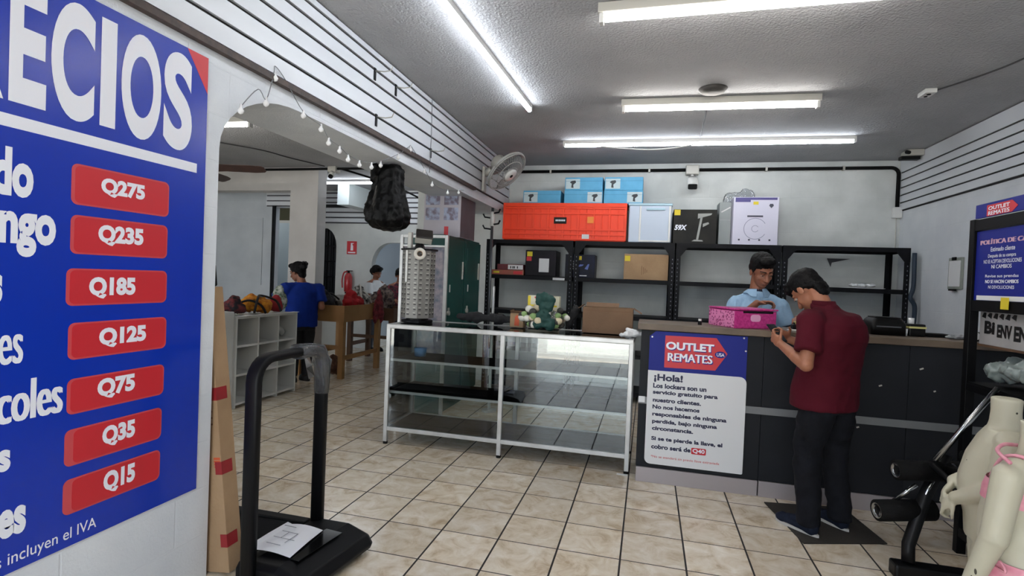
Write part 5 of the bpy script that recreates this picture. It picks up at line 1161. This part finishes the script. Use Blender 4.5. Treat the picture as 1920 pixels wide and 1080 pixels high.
def clerk():
    e = thing('person', (.9, 4.86, 0), 'person in a light blue polo shirt standing behind the counter', 'person')
    F = nz((.16, -1, 0)); Rt = V((F.y, -F.x, 0)); k = 1.10          # facing the viewer: own right is on the picture's left
    hc = V((.905, 4.78, 1.600)); hf = nz(F*.86+V((.10, 0, 0))-ZP*.42); hu = nz(F*.42+ZP*.86)
    nk = V((.885, 4.855, 1.445)); ch = V((.90, 4.87, 1.24)); hip = V((.91, 4.90, .88))
    sR, sL = V((.735, 4.87, 1.330)), V((1.065, 4.84, 1.318)); eR, eL = V((.655, 4.76, 1.10)), V((1.165, 4.83, 1.06)); wR, wL = V((.84, 4.58, 1.335)), V((1.150, 4.62, 1.225))
    bm = nb(); head(bm, hc, hf, hu, k); cap(bm, hc-hu*.06-hf*.035, nk-ZP*.03, .058, .064)
    cap(bm, nk-ZP*.03, sL-ZP*.03, .05, .045); cap(bm, nk-ZP*.03, sR-ZP*.03, .05, .045)
    torso(bm, [(hip-ZP*.05, Rt, F, .14, .09), (hip+ZP*.12, Rt, F, .135, .085), (ch, Rt, F, .16, .09), (ch+ZP*.10, Rt, F, .13, .07)])
    for s_, el_, w_ in ((sL, eL, wL), (sR, eR, wR)): cap(bm, s_, el_, .046, .041); cap(bm, el_, el_.lerp(w_, .35), .042, .041); cap(bm, el_.lerp(w_, .35), w_, .041, .028)
    hand(bm, wL, nz((-.25, -.9, -.05)), (0, 0, -1), 1, 30); hand(bm, wR, nz((.9, -.25, .12)), nz((.0, -.3, -.95)), -1, 45)
    for sx in (-1, 1): cap(bm, hip+Rt*.09*sx-ZP*.03, V((.91, 4.90, .47))+Rt*.095*sx, .075, .052); cap(bm, V((.91, 4.90, .47))+Rt*.095*sx, V((.91, 4.91, .08))+Rt*.095*sx, .052, .038)
    remesh('body', bm, .0055, SKIN, e, it=2); face_parts(e, hc, hf, hu, k); hair(e, hc, hf, hu, k*1.03, seed=6)
    PB = mat('light_blue_polo', '#8db0d0', .85, var=(60, '#9cbcd8', .3), bump=(300, .15)); bm = nb()
    torso(bm, [(hip-ZP*.06, Rt, F, .178, .125), (hip+ZP*.15, Rt, F, .175, .125), (ch-ZP*.03, Rt, F, .180, .130), (ch+ZP*.05, Rt, F, .172, .120), (ch+ZP*.11, Rt, F, .130, .095), (nk-ZP*.035, Rt, F, .082, .075), (nk-ZP*.015, Rt, F, .070, .066)])
    for s_, el_ in ((sL, eL), (sR, eR)):
        x, y, d = basis(el_-s_)
        loft(bm, [ring(s_-d*.045, x, y, .05, .05, 20), ring(s_, x, y, .068, .068, 20), ring(s_.lerp(el_, .4), x, y, .070, .068, 20), ring(s_.lerp(el_, .62), x, y, .074, .070, 20)])
    cap(bm, sL+Rt*.02, sR-Rt*.02, .056, .056); cap(bm, nk-ZP*.055, sL, .068, .060); cap(bm, nk-ZP*.055, sR, .068, .060)
    remesh('polo_shirt', bm, .009, PB, e, it=3, amp=.007, sc=10, seed=9)
    for s_, el_ in ((sL, eL), (sR, eR)):
        x, y, d = basis(el_-s_); quick('sleeve_trim', mat('navy_trim', '#1b2036', .8), lambda b: loft(b, [ring(s_.lerp(el_, .615), x, y, .0755, .0715, 20), ring(s_.lerp(el_, .645), x, y, .0745, .0705, 20)]), e, True)
    def colr(b):
        # open collar: two leaves spread away from the throat
        for sx in (-1, 1):
            A = []; Bq = []
            for t in range(9):
                a = PI*.5+sx*(PI*(.10+.90*t/8)); p = nk+Rt*(.074*math.cos(a))+F*(.070*math.sin(a)); d_ = nz(p-nk)
                A.append(p+ZP*(.012-.012*abs(math.cos(a/2)))-d_*.004); Bq.append(p+d_*(.034 if t > 0 else .026)-ZP*(.032 if t > 1 else .060))
            loft(b, [A, Bq, [q-ZP*.004 for q in Bq], [q-ZP*.004-nz(q-nk)*.003 for q in A]], cap=False, closed=False)
    quick('collar', PB, colr, e, True)
    quick('collar_lining', mat('navy_trim', '', 0), lambda b: loft(b, [ring(nk-ZP*.03, Rt, F, .068, .064, 20), ring(nk+ZP*.004, Rt, F, .067, .062, 20), ring(nk+ZP*.004, Rt, F, .062, .057, 20), ring(nk-ZP*.03, Rt, F, .062, .057, 20)]), e, True)
    quick('placket', PB, lambda b: obox(b, nk+F*.108-ZP*.115, Rt, nz(F*.25+ZP), nz(F-ZP*.25), .03, .11, .010), e, bevel=.003)
    for q in (.09, .125, .16): quick('button', mat('pale_button', '#b7c4cf', .4), lambda b: ell(b, nk+F*(.108+.045*(q-.09))-ZP*(q-.01), .005, .005, .005), e, True)
    bm = nb(); torso(bm, [(hip-ZP*.10, Rt, F, .165, .112), (hip+ZP*.07, Rt, F, .160, .110)])
    for sx in (-1, 1): loft(bm, [ring(V((.91, 4.90, z))+Rt*.095*sx, Rt, F, r, r, 18) for z, r in ((.84, .09), (.6, .08), (.45, .07), (.06, .06))])
    remesh('trousers', bm, .012, mat('black_cloth', '', 0), e, it=2, amp=.004)
    for sx in (-1, 1): quick('shoe', MATTE, lambda b: loft(b, [ring(V((.91, 4.86, z))+Rt*.095*sx, Rt, F, r*.42, r, 18) for z, r in ((.0, .13), (.03, .13), (.06, .11), (.075, .05))]), e, True)
clerk()

def worker():
    e = thing('person', (-4.38, 6.12, 0), 'person in a royal blue t-shirt seen from behind by the white cube shelf', 'person')
    F = nz((-.72, .45, 0)); Rt = V((F.y, -F.x, 0)); fx = V((-4.38, 6.08, 0))
    hc = V((-4.46, 6.08, 1.425)); hf = nz((-.9, .05, -.25)); hu = nz((-.2, 0, 1)); nk = fx+ZP*1.295; ch = fx+ZP*1.08; hip = fx+ZP*.80
    sL, sR = nk-Rt*.20-ZP*.075, nk+Rt*.20-ZP*.075; eL = V((-4.66, 5.88, 1.03)); eR = V((-4.18, 6.22, .98)); wL = V((-4.56, 5.62, 1.06)); wR = V((-4.26, 6.25, 1.04))
    bm = nb(); head(bm, hc, hf, hu); cap(bm, hc-hu*.05-hf*.03, nk-ZP*.03, .052, .06)
    cap(bm, nk-ZP*.02, sL-ZP*.03, .05, .05); cap(bm, nk-ZP*.02, sR-ZP*.03, .05, .05)
    torso(bm, [(hip-ZP*.05, Rt, F, .15, .11), (hip+ZP*.12, Rt, F, .15, .10), (ch, Rt, F, .17, .11), (ch+ZP*.1, Rt, F, .14, .08)])
    for s_, el_, w_ in ((sL, eL, wL), (sR, eR, wR)): cap(bm, s_, el_, .055, .046); cap(bm, el_, w_, .046, .029)
    hand(bm, wL, nz((.35, -.5, -.05)), (0, 0, -1), 1, 30); hand(bm, wR, nz((-.95, .1, -.1)), (0, 0, -1), -1, 30)
    for sx in (-1, 1): cap(bm, hip+Rt*.09*sx, fx+Rt*.085*sx+ZP*.45, .085, .06); cap(bm, fx+Rt*.085*sx+ZP*.45, fx+Rt*.08*sx+ZP*.08, .06, .042)
    remesh('body', bm, .007, SKIN, e, it=2); face_parts(e, hc, hf, hu); hair(e, hc, hf, hu, 1.04, 'bun', 4)
    quick('hair_clip', mat('dark_clip', '#1d1618', .3), lambda b: (cap(b, hc-hf*.11+hu*.11, hc-hf*.155+hu*.10, .012, .008), cap(b, hc-hf*.13+hu*.02, hc-hf*.155+hu*.09, .010, .008)), e, True)
    BL_ = mat('royal_blue_cloth', '#0f2f8a', .85, var=(8, '#0c2673', .3), spec=.2); bm = nb()
    torso(bm, [(hip-ZP*.08, Rt, F, .205, .165), (hip+ZP*.05, Rt, F, .205, .165), (hip+ZP*.18, Rt, F, .20, .155), (ch, Rt, F, .215, .155), (ch+ZP*.10, Rt, F, .205, .135), (ch+ZP*.17, Rt, F, .15, .10), (nk, Rt, F, .085, .08)])
    for s_, el_ in ((sL, eL), (sR, eR)):
        x, y, d = basis(el_-s_); loft(bm, [ring(s_-d*.05, x, y, .06, .06, 20), ring(s_, x, y, .092, .09, 20), ring(s_.lerp(el_, .75), x, y, .090, .085, 20)])
    cap(bm, sL+Rt*.03, sR-Rt*.03, .075, .075); remesh('t_shirt', bm, .010, BL_, e, it=3, amp=.010, sc=8, seed=4)
    bm = nb(); torso(bm, [(hip-ZP*.12, Rt, F, .18, .15), (hip+ZP*.05, Rt, F, .17, .14)])
    for sx in (-1, 1): loft(bm, [ring(fx+Rt*.088*sx+ZP*z, Rt, F, r, r, 18) for z, r in ((.78, .10), (.6, .095), (.42, .075), (.25, .07), (.07, .058))])
    remesh('trousers', bm, .010, mat('black_cloth', '', 0), e, it=2, amp=.005)
    for sx in (-1, 1): quick('shoe', mat('dark_shoe', '#1a191b', .6), lambda b: loft(b, [ring(fx+F*.04+Rt*.085*sx+ZP*z, Rt, F, r*.42, r, 18) for z, r in ((.0, .13), (.03, .13), (.06, .11), (.085, .05))]), e, True)
worker()
def far_person(x, y, ht, F, top, lab, seed):
    e = thing('person', (x, y, 0), lab, 'person'); F = nz(F); Rt = V((F.y, -F.x, 0)); k = ht/1.6; P = lambda a, b_, z: V((x, y, 0))+Rt*a*k+F*b_*k+ZP*z*k
    hc = P(0, .03, 1.48); hf = nz(F-ZP*.35); hu = nz(ZP+F*.35); nk = P(0, 0, 1.34)
    bm = nb(); head(bm, hc, hf, hu, k); cap(bm, hc-hu*.05, nk, .05, .055)
    torso(bm, [(P(0, 0, .82), Rt, F, .15*k, .1*k), (P(0, 0, 1.1), Rt, F, .16*k, .1*k), (P(0, 0, 1.28), Rt, F, .12*k, .07*k)])
    for sx in (-1, 1):
        s_, el_, w_ = P(.17*sx, 0, 1.27), P(.22*sx, .06, 1.0), P(.12*sx, .28, 1.03)
        cap(bm, s_, el_, .045, .04); cap(bm, el_, w_, .04, .028); cap(bm, nk, s_, .05, .045); hand(bm, w_, F*.9-ZP*.1, -ZP, sx, 30)
        cap(bm, P(.09*sx, 0, .8), P(.09*sx, 0, .45), .08, .055); cap(bm, P(.09*sx, 0, .45), P(.09*sx, 0, .07), .055, .04)
    remesh('body', bm, .008, SKIN, e, it=2); face_parts(e, hc, hf, hu, k); hair(e, hc, hf, hu, k*1.08, 'tied', seed)
    bm = nb(); torso(bm, [(P(0, 0, .76), Rt, F, .185*k, .14*k), (P(0, 0, 1.1), Rt, F, .195*k, .14*k), (P(0, 0, 1.25), Rt, F, .17*k, .11*k), (nk, Rt, F, .08*k, .08*k)])
    for sx in (-1, 1): cyl(bm, P(.15*sx, 0, 1.28), P(.20*sx, .04, 1.08), .075*k, .075*k)
    remesh('t_shirt', bm, .011, top, e, it=3, amp=.008, sc=9, seed=seed)
    bm = nb(); torso(bm, [(P(0, 0, .72), Rt, F, .17*k, .13*k), (P(0, 0, .86), Rt, F, .165*k, .13*k)])
    for sx in (-1, 1): loft(bm, [ring(P(.09*sx, 0, z), Rt, F, r, r, 16) for z, r in ((.78, .095), (.45, .075), (.06, .06))])
    remesh('trousers', bm, .012, mat('dark_trouser', '#20222c', .85), e, it=2)
    for sx in (-1, 1): quick('shoe', MATTE, lambda b: loft(b, [ring(P(.09*sx, .04, z), Rt, F, r*.42, r, 16) for z, r in ((.0, .13), (.03, .13), (.06, .11), (.085, .05))]), e, True)
far_person(-4.92, 8.98, 1.58, (.8, -.25, 0), mat('white_cotton', '#c6c9cb', .85), 'person with dark hair in a white top beyond the bin tables', 31)
far_person(-4.36, 8.84, 1.54, (.5, -.6, 0), mat('red_print_cotton', '#7a2438', .85, var=(25, '#31222c', .1)), 'person with dark hair in a dark red top, half hidden behind the display tower', 32)

# ------------------------------------------------------------------ mannequins
MANN = mat('cream_mannequin', '#c3bfab', .5, var=(6, '#b4af9a', .3), bump=(25, .06)); MARK = mat('scuff_mark', '#3a372f', .8)
def mannequin_bodice(bm, c, F, nk, k=1.0):
    Rt = V((F.y, -F.x, 0)); P = lambda a, b_, z: V(c)+Rt*a*k+F*b_*k+ZP*z*k
    torso(bm, [(P(0, .0, .50), Rt, F, .115*k, .095*k), (P(0, .0, .58), Rt, F, .125*k, .10*k), (P(0, .02, .66), Rt, F, .115*k, .10*k), (P(0, .025, .73), Rt, F, .108*k, .098*k), (P(0, .012, .82), Rt, F, .118*k, .090*k), (P(0, -.005, .89), Rt, F, .125*k, .075*k), (P(0, -.012, .935), Rt, F, .085*k, .055*k)])
    loft(bm, [ring(P(0, -.012, z), Rt, F, r*k, r*1.05*k, 24) for z, r in ((.90, .062), (.96, .047), (1.0, .044), (nk, .046))])
    for s_ in (-1, 1): ell(bm, P(.10*s_, -.012, .89), .048*k, .048*k, .055*k)
    for s_ in (-1, 1):
        loft(bm, [ring(P(.058*s_, b_, z), Rt, F, r*k, r*1.12*k, 20) for z, b_, r in ((.55, 0, .062), (.46, .005, .066), (.36, .008, .056), (.28, .008, .045), (.22, 0, .046), (.14, -.008, .04), (.06, -.005, .026))])
        cap(bm, P(.058*s_, -.02, .04), P(.062*s_, .085, .022), .028*k, .02*k)
    return P, Rt
def mann_base(e, P, Rt):
    quick('base_plate', mat('brushed_base', '#8a8c8f', .3, .8), lambda b: (cyl(b, P(0, 0, 0), P(0, 0, .010), .15, n=32),), e, bevel=.003)
def mannequin_a():
    c = V((1.352, 2.475, .012)); F = nz((-.90, .36, 0)); k = 1.0
    e = thing('child_mannequin', (1.352, 2.475, 0), 'bare cream headless child mannequin with hands clasped over its belly', 'mannequin', 'child mannequins by the rack')
    bm = nb(); P, Rt = mannequin_bodice(bm, c, F, 1.055)
    for s_ in (-1, 1):
        sh, el, wr = P(.125*s_, -.01, .885), P(.145*s_, .02, .725), P(.055*s_, .125, .645+.035*(s_ > 0))
        cap(bm, sh, el, .046, .039); cap(bm, el, wr, .040, .027); hand(bm, wr, F*.45-Rt*(.45*s_)-ZP*.60, -F-ZP*.1, -s_, 62, .85)
    remesh('figure', bm, .006, MANN, e, it=2); mann_base(e, P, Rt)
    quick('screw_hole', MARK, lambda b: ell(b, P(-.034, -.036, 1.005), .005, .005, .005), e, True)
    quick('scuff', MARK, lambda b: [ell(b, P(x, y, z), .004, .0035, .003) for x, y, z in ((-.05, .098, .80), (-.075, .088, .78), (-.03, .10, .77))], e)
mannequin_a()
def mannequin_b():
    c = V((1.212, 2.053, .012)); F = nz((-.53, .85, 0)); k = 1.0
    e = thing('child_mannequin', (1.212, 2.053, 0), 'cream child mannequin wearing a pink bikini at the right edge', 'mannequin', 'child mannequins by the rack')
    bm = nb(); P, Rt = mannequin_bodice(bm, c, F, 1.05, k)
    for s_ in (-1, 1):
        sh, el, wr = P(.135*s_, -.01, .885), P(.165*s_, .0, .70), P(.165*s_, .055, .53)
        cap(bm, sh, el, .045, .039); cap(bm, el, wr, .039, .027); hand(bm, wr, F*.3-ZP*.9, -Rt*s_, -s_, 30, .85)
    remesh('figure', bm, .006, MANN, e, it=2); mann_base(e, P, Rt)
    PKC = mat('pink_swimwear', '#d9899c', .6, var=(40, '#e6a5b2'))
    def top(b):
        R1 = [ring(P(0, y, z), Rt, F, rx*k, ry*k, 28, 2.4) for z, y, rx, ry in ((.79, .015, .122, .098), (.83, .012, .123, .096), (.86, .005, .127, .090))]
        loft(b, R1, cap=False)
        for s_ in (-1, 1): tube(b, curve_pts([P(.07*s_, .075, .85), P(.085*s_, .03, .935), P(.08*s_, -.04, .94), P(.06*s_, -.08, .86)], 5), .006, 6)
        tube(b, curve_pts([P(-.165, -.03, .94), P(-.12, .03, .955), P(-.06, .05, .965), P(0, .055, .96), P(.08, .04, .95)], 5), .006, 6)
    quick('bikini_top', PKC, top, e, True)
    def bottom(b):
        loft(b, [ring(P(0, y, z), Rt, F, rx*k, ry*k, 28, 2.4) for z, y, rx, ry in ((.50, 0, .121, .101), (.55, 0, .127, .105), (.60, .005, .130, .106), (.615, .008, .127, .105))], cap=False)
        for d in (0, .03): tube(b, curve_pts([P(-.132, .02+d, .60), P(-.145, .03+d, .55), P(-.14, .03+d*1.4, .47), P(-.145, .02+d, .40)], 5), .0045, 6)
        for d in (-1, 1): tube(b, curve_pts([P(-.132, .02, .60), P(-.15, .02+.03*d, .625), P(-.15, .02+.045*d, .60), P(-.134, .02, .598)], 4), .004, 6)
    quick('bikini_bottom', PKC, bottom, e, True)
    quick('scuff', MARK, lambda b: [ell(b, P(-.19, x, z), .004, .0035, .012) for x, z in ((.03, .58), (.04, .55))], e)
mannequin_b()

# ------------------------------------------------------------------ black rack on the right with posters and bag
def side_rack():
    e = thing('display_rack', (1.98, 3.0, 0), 'black metal display rack at the right edge carrying blue posters', 'rack')
    x0, x1, y0, y1, t = 1.75, 2.2, 2.45, 3.575, .045; RM = mat('rack_black', '#060608', .5, spec=.15)
    for x in (x0, x1-t):
        for y in (y0, y1-t): quick('post', RM, lambda b: box(b, x, x+t, y, y+t, 0, 1.885), e, bevel=.003)
    for z in (1.85, 1.405):
        quick('top_rail' if z > 1.8 else 'middle_rail', RM, lambda b: (box(b, x0+.004, x0+t-.004, y0+t, y1-t, z-.03, z+.03), box(b, x1-t+.004, x1-.004, y0+t, y1-t, z-.03, z+.03), box(b, x0+t, x1-t, y0+.004, y0+t-.004, z-.03, z+.03), box(b, x0+t, x1-t, y1-t+.004, y1-.004, z-.03, z+.03)), e)
    for z in (.98, .55, .15): quick('shelf', RM, lambda b: (box(b, x0+.004, x1-.004, y0+.004, y1-.05, z-.012, z), box(b, x0+.002, x0+.012, y0+t, y1-t, z-.05, z-.012)), e)
side_rack()
def rack_signs():
    f = Fr((1.748, 0, 0), -YP, ZP)     # faces -x: across the picture is -y
    L2 = mat('pale_print', '', 0); PT = mat('pink_print', '#c9a0b4', .6)
    e = thing('rack_header', (1.76, 2.98, 1.885), 'blue header sign with a red tag emblem on top of the black rack', 'sign')
    quick('sheet', NAVY, lambda b: panel(b, f, -3.518, 1.8855, -2.5, 1.96, .0, d0=-.012), e)
    t = quick('tag_emblem', RED, lambda b: prism(b, f, [(-3.415, 1.8875), (-3.21, 1.8875), (-3.165, 1.915), (-3.21, 1.947), (-3.415, 1.947)], 0, .0015), e)
    quick('emblem_lettering', LETTER, lambda b: (text(b, 'OUTLET', f, -3.40, 1.918, -3.225, 1.938, d=.003, bold=.03), text(b, 'REMATES', f, -3.40, 1.891, -3.225, 1.912, d=.003, bold=.03)), t)
    p = thing('rack_poster', (1.78, 3.0, 1.45), 'dark blue poster with small white lettering inside the top of the black rack', 'poster')
    g = Fr((1.765, 0, 0), -YP, ZP)
    quick('sheet', NAVY, lambda b: panel(b, g, -3.528, 1.435, -2.50, 1.815, 0, d0=-.004), p)
    quick('white_strip', PAPER, lambda b: panel(b, g, -3.5, 1.437, -2.50, 1.462, .002), p)
    T = [('POLÍTICA DE CAMBIOS Y DEVOLUCIONES', -3.49, 1.738, -2.54, 1.768, PT), ('Estimado cliente', -3.395, 1.698, -3.20, 1.722, LETTER), ('Después de su compra', -3.415, 1.66, -3.19, 1.684, LETTER), ('NO SE ACEPTAN DEVOLUCIONES', -3.451, 1.635, -3.146, 1.655, LETTER), ('NI CAMBIOS', -3.382, 1.607, -3.218, 1.627, LETTER),
         ('Revise sus prendas', -3.431, 1.555, -3.162, 1.575, LETTER), ('NO SE HACEN CAMBIOS', -3.429, 1.529, -3.16, 1.547, LETTER), ('NI DEVOLUCIONES', -3.40, 1.50, -3.191, 1.517, LETTER)]
    for s, a, z0, c, z1, m in T: quick('text_line', m, lambda b: text(b, s, g, a, z0, c, z1, d=.0015, bold=.008), p)
    st = quick('yellow_tag', YEL, lambda b: panel(b, f, -3.255, 1.395, -3.195, 1.455, .003), None); setp(st, 'small yellow tag hanging below the blue poster on the rack', 'tag')
    sb = thing('welcome_board', (1.80, 3.0, 1.18), 'pale board with a hand painted black Bienvenidos on the black rack', 'board')
    h = Fr((1.80, 0, 0), -YP, ZP)
    quick('board', mat('dull_white_board', '#a8a6a6', .6, var=(5, '#8f8d8c')), lambda b: panel(b, h, -3.525, 1.195, -2.55, 1.372, 0, d0=-.008), sb)
    IK = mat('black_ink', '#0a0a0b', .5)
    quick('painted_lettering', IK, lambda b: (text(b, 'Bi', h, -3.48, 1.255, -3.39, 1.325, d=.002, bold=.05), text(b, 'ENV', h, -3.37, 1.243, -3.25, 1.312, d=.002, bold=.05), text(b, 'ENi', h, -3.235, 1.235, -3.12, 1.312, d=.002, bold=.05), text(b, 'DOS', h, -3.10, 1.24, -2.95, 1.315, d=.002, bold=.05)), sb)
    quick('dark_drawing', IK, lambda b: [prism(b, h, [(-3.51+.05*i, 1.345+.008*(i % 2)), (-3.475+.05*i, 1.338), (-3.47+.05*i, 1.368), (-3.49+.05*i, 1.37)], 0, .0015) for i in range(6)], sb)
    quick('lower_rail', WOOD2, lambda b: panel(b, h, -3.525, 1.183, -2.55, 1.1945, .006, d0=-.012), sb)
rack_signs()
bm = nb(); R_ = random.Random(3)
for i in range(11): ell(bm, (1.93+.10*R_.random()-.05, 3.40-.075*i, 1.015+.03*math.sin(i*.4)+.02), .13, .085, .045+.02*R_.random())
ell(bm, (1.88, 3.44, 1.02), .06, .06, .03); ell(bm, (1.9, 3.0, 1.07), .14, .3, .06)
o = remesh('grey_plastic_bag', bm, .013, mat('grey_film', '#66716f', .3, var=(9, '#8e9896')), it=1, amp=.030, sc=19, seed=2)
mz = min(v.co.z for v in o.data.vertices)
for v in o.data.vertices: v.co.z += .981-mz
setp(o, 'crumpled grey plastic bag on the shelf of the black rack', 'bag')

# ------------------------------------------------------------------ exercise bench with foam rollers
def bench():
    e = thing('exercise_bench', (1.5, 3.3, 0), 'black exercise bench with foam leg rollers beside the mannequins', 'exercise bench')
    FO = mat('black_foam', '#070708', .75, bump=(150, .3), spec=.2); CH = mat('chrome_tube', '#b9bbbd', .2, 1.0); FR = mat('bench_frame', '#08080a', .45, spec=.3)
    def roller(a, b_, r):
        a, b_ = V(a), V(b_); d = nz(b_-a); o = quick('foam_roller', FO, lambda bb: cyl(bb, a, b_, r, n=24), e, True)
        quick('end_cap', CH, lambda bb: (lambda x, y: loft(bb, [ring(a-d*.004, x, y, r*.72, r*.72, 20), ring(a-d*.004, x, y, r*.40, r*.40, 20), ring(a+d*.003, x, y, r*.36, r*.36, 20), ring(a+d*.003, x, y, r*.75, r*.75, 20)], cap=False))(*basis(d)[:2]), o, True)
    roller((1.30, 3.20, .53), (1.56, 3.26, .535), .052); roller((1.222, 3.20, .305), (1.50, 3.27, .32), .055)
    roller((1.60, 3.28, .535), (1.735, 3.31, .54), .052)
    quick('roller_bar', CH, lambda b: (cyl(b, (1.31, 3.235, .355), (1.395, 3.20, .465), .011), cyl(b, (1.42, 3.235, .32), (1.50, 3.24, .525), .014)), e, True)
    quick('chrome_post', CH, lambda b: (cyl(b, (1.47, 3.2, .60), (1.735, 3.22, .995), .014)), e, True)
    quick('frame', FR, lambda b: (tube(b, [(1.35, 3.14, .08), (1.36, 3.17, .16), (1.46, 3.25, .40), (1.55, 3.27, .62)], .032, 8), tube(b, [(1.52, 3.26, .55), (1.66, 3.05, .56), (1.70, 2.35, .40)], .03, 8), tube(b, [(1.46, 3.2, .58), (1.62, 2.95, .38), (1.66, 2.75, .06)], .016, 8)), e, True)
    quick('foot_bar', FR, lambda b: (box(b, 1.28, 1.62, 3.10, 3.19, .0, .075), ), e, bevel=.012)
    quick('foot_bar', FR, lambda b: (box(b, 1.55, 1.735, 2.70, 2.80, .0, .06), ), e, bevel=.012)
    quick('seat_pad', FO, lambda b: box(b, 1.56, 1.74, 2.3, 3.2, .60, .68), e, bevel=.03)
bench()
setp(quick('floor_mat', mat('dark_brown_mat', '#2c2823', .9, var=(25, '#2c2824'), bump=(120, .4)), lambda b: prism(b, Fr((0, 0, 0), XP, YP), [(.925, 3.36), (1.405, 3.52), (1.33, 4.01), (.825, 3.92)], .0005, .0065)), 'dark brown doormat on the tiles under the customer', 'mat')
setp(quick('floor_scrap', PAPER, lambda b: box(b, -.17, -.09, 4.10, 4.125, .0005, .004)), 'white scrap of paper on the floor at the right foot of the glass case', 'paper')
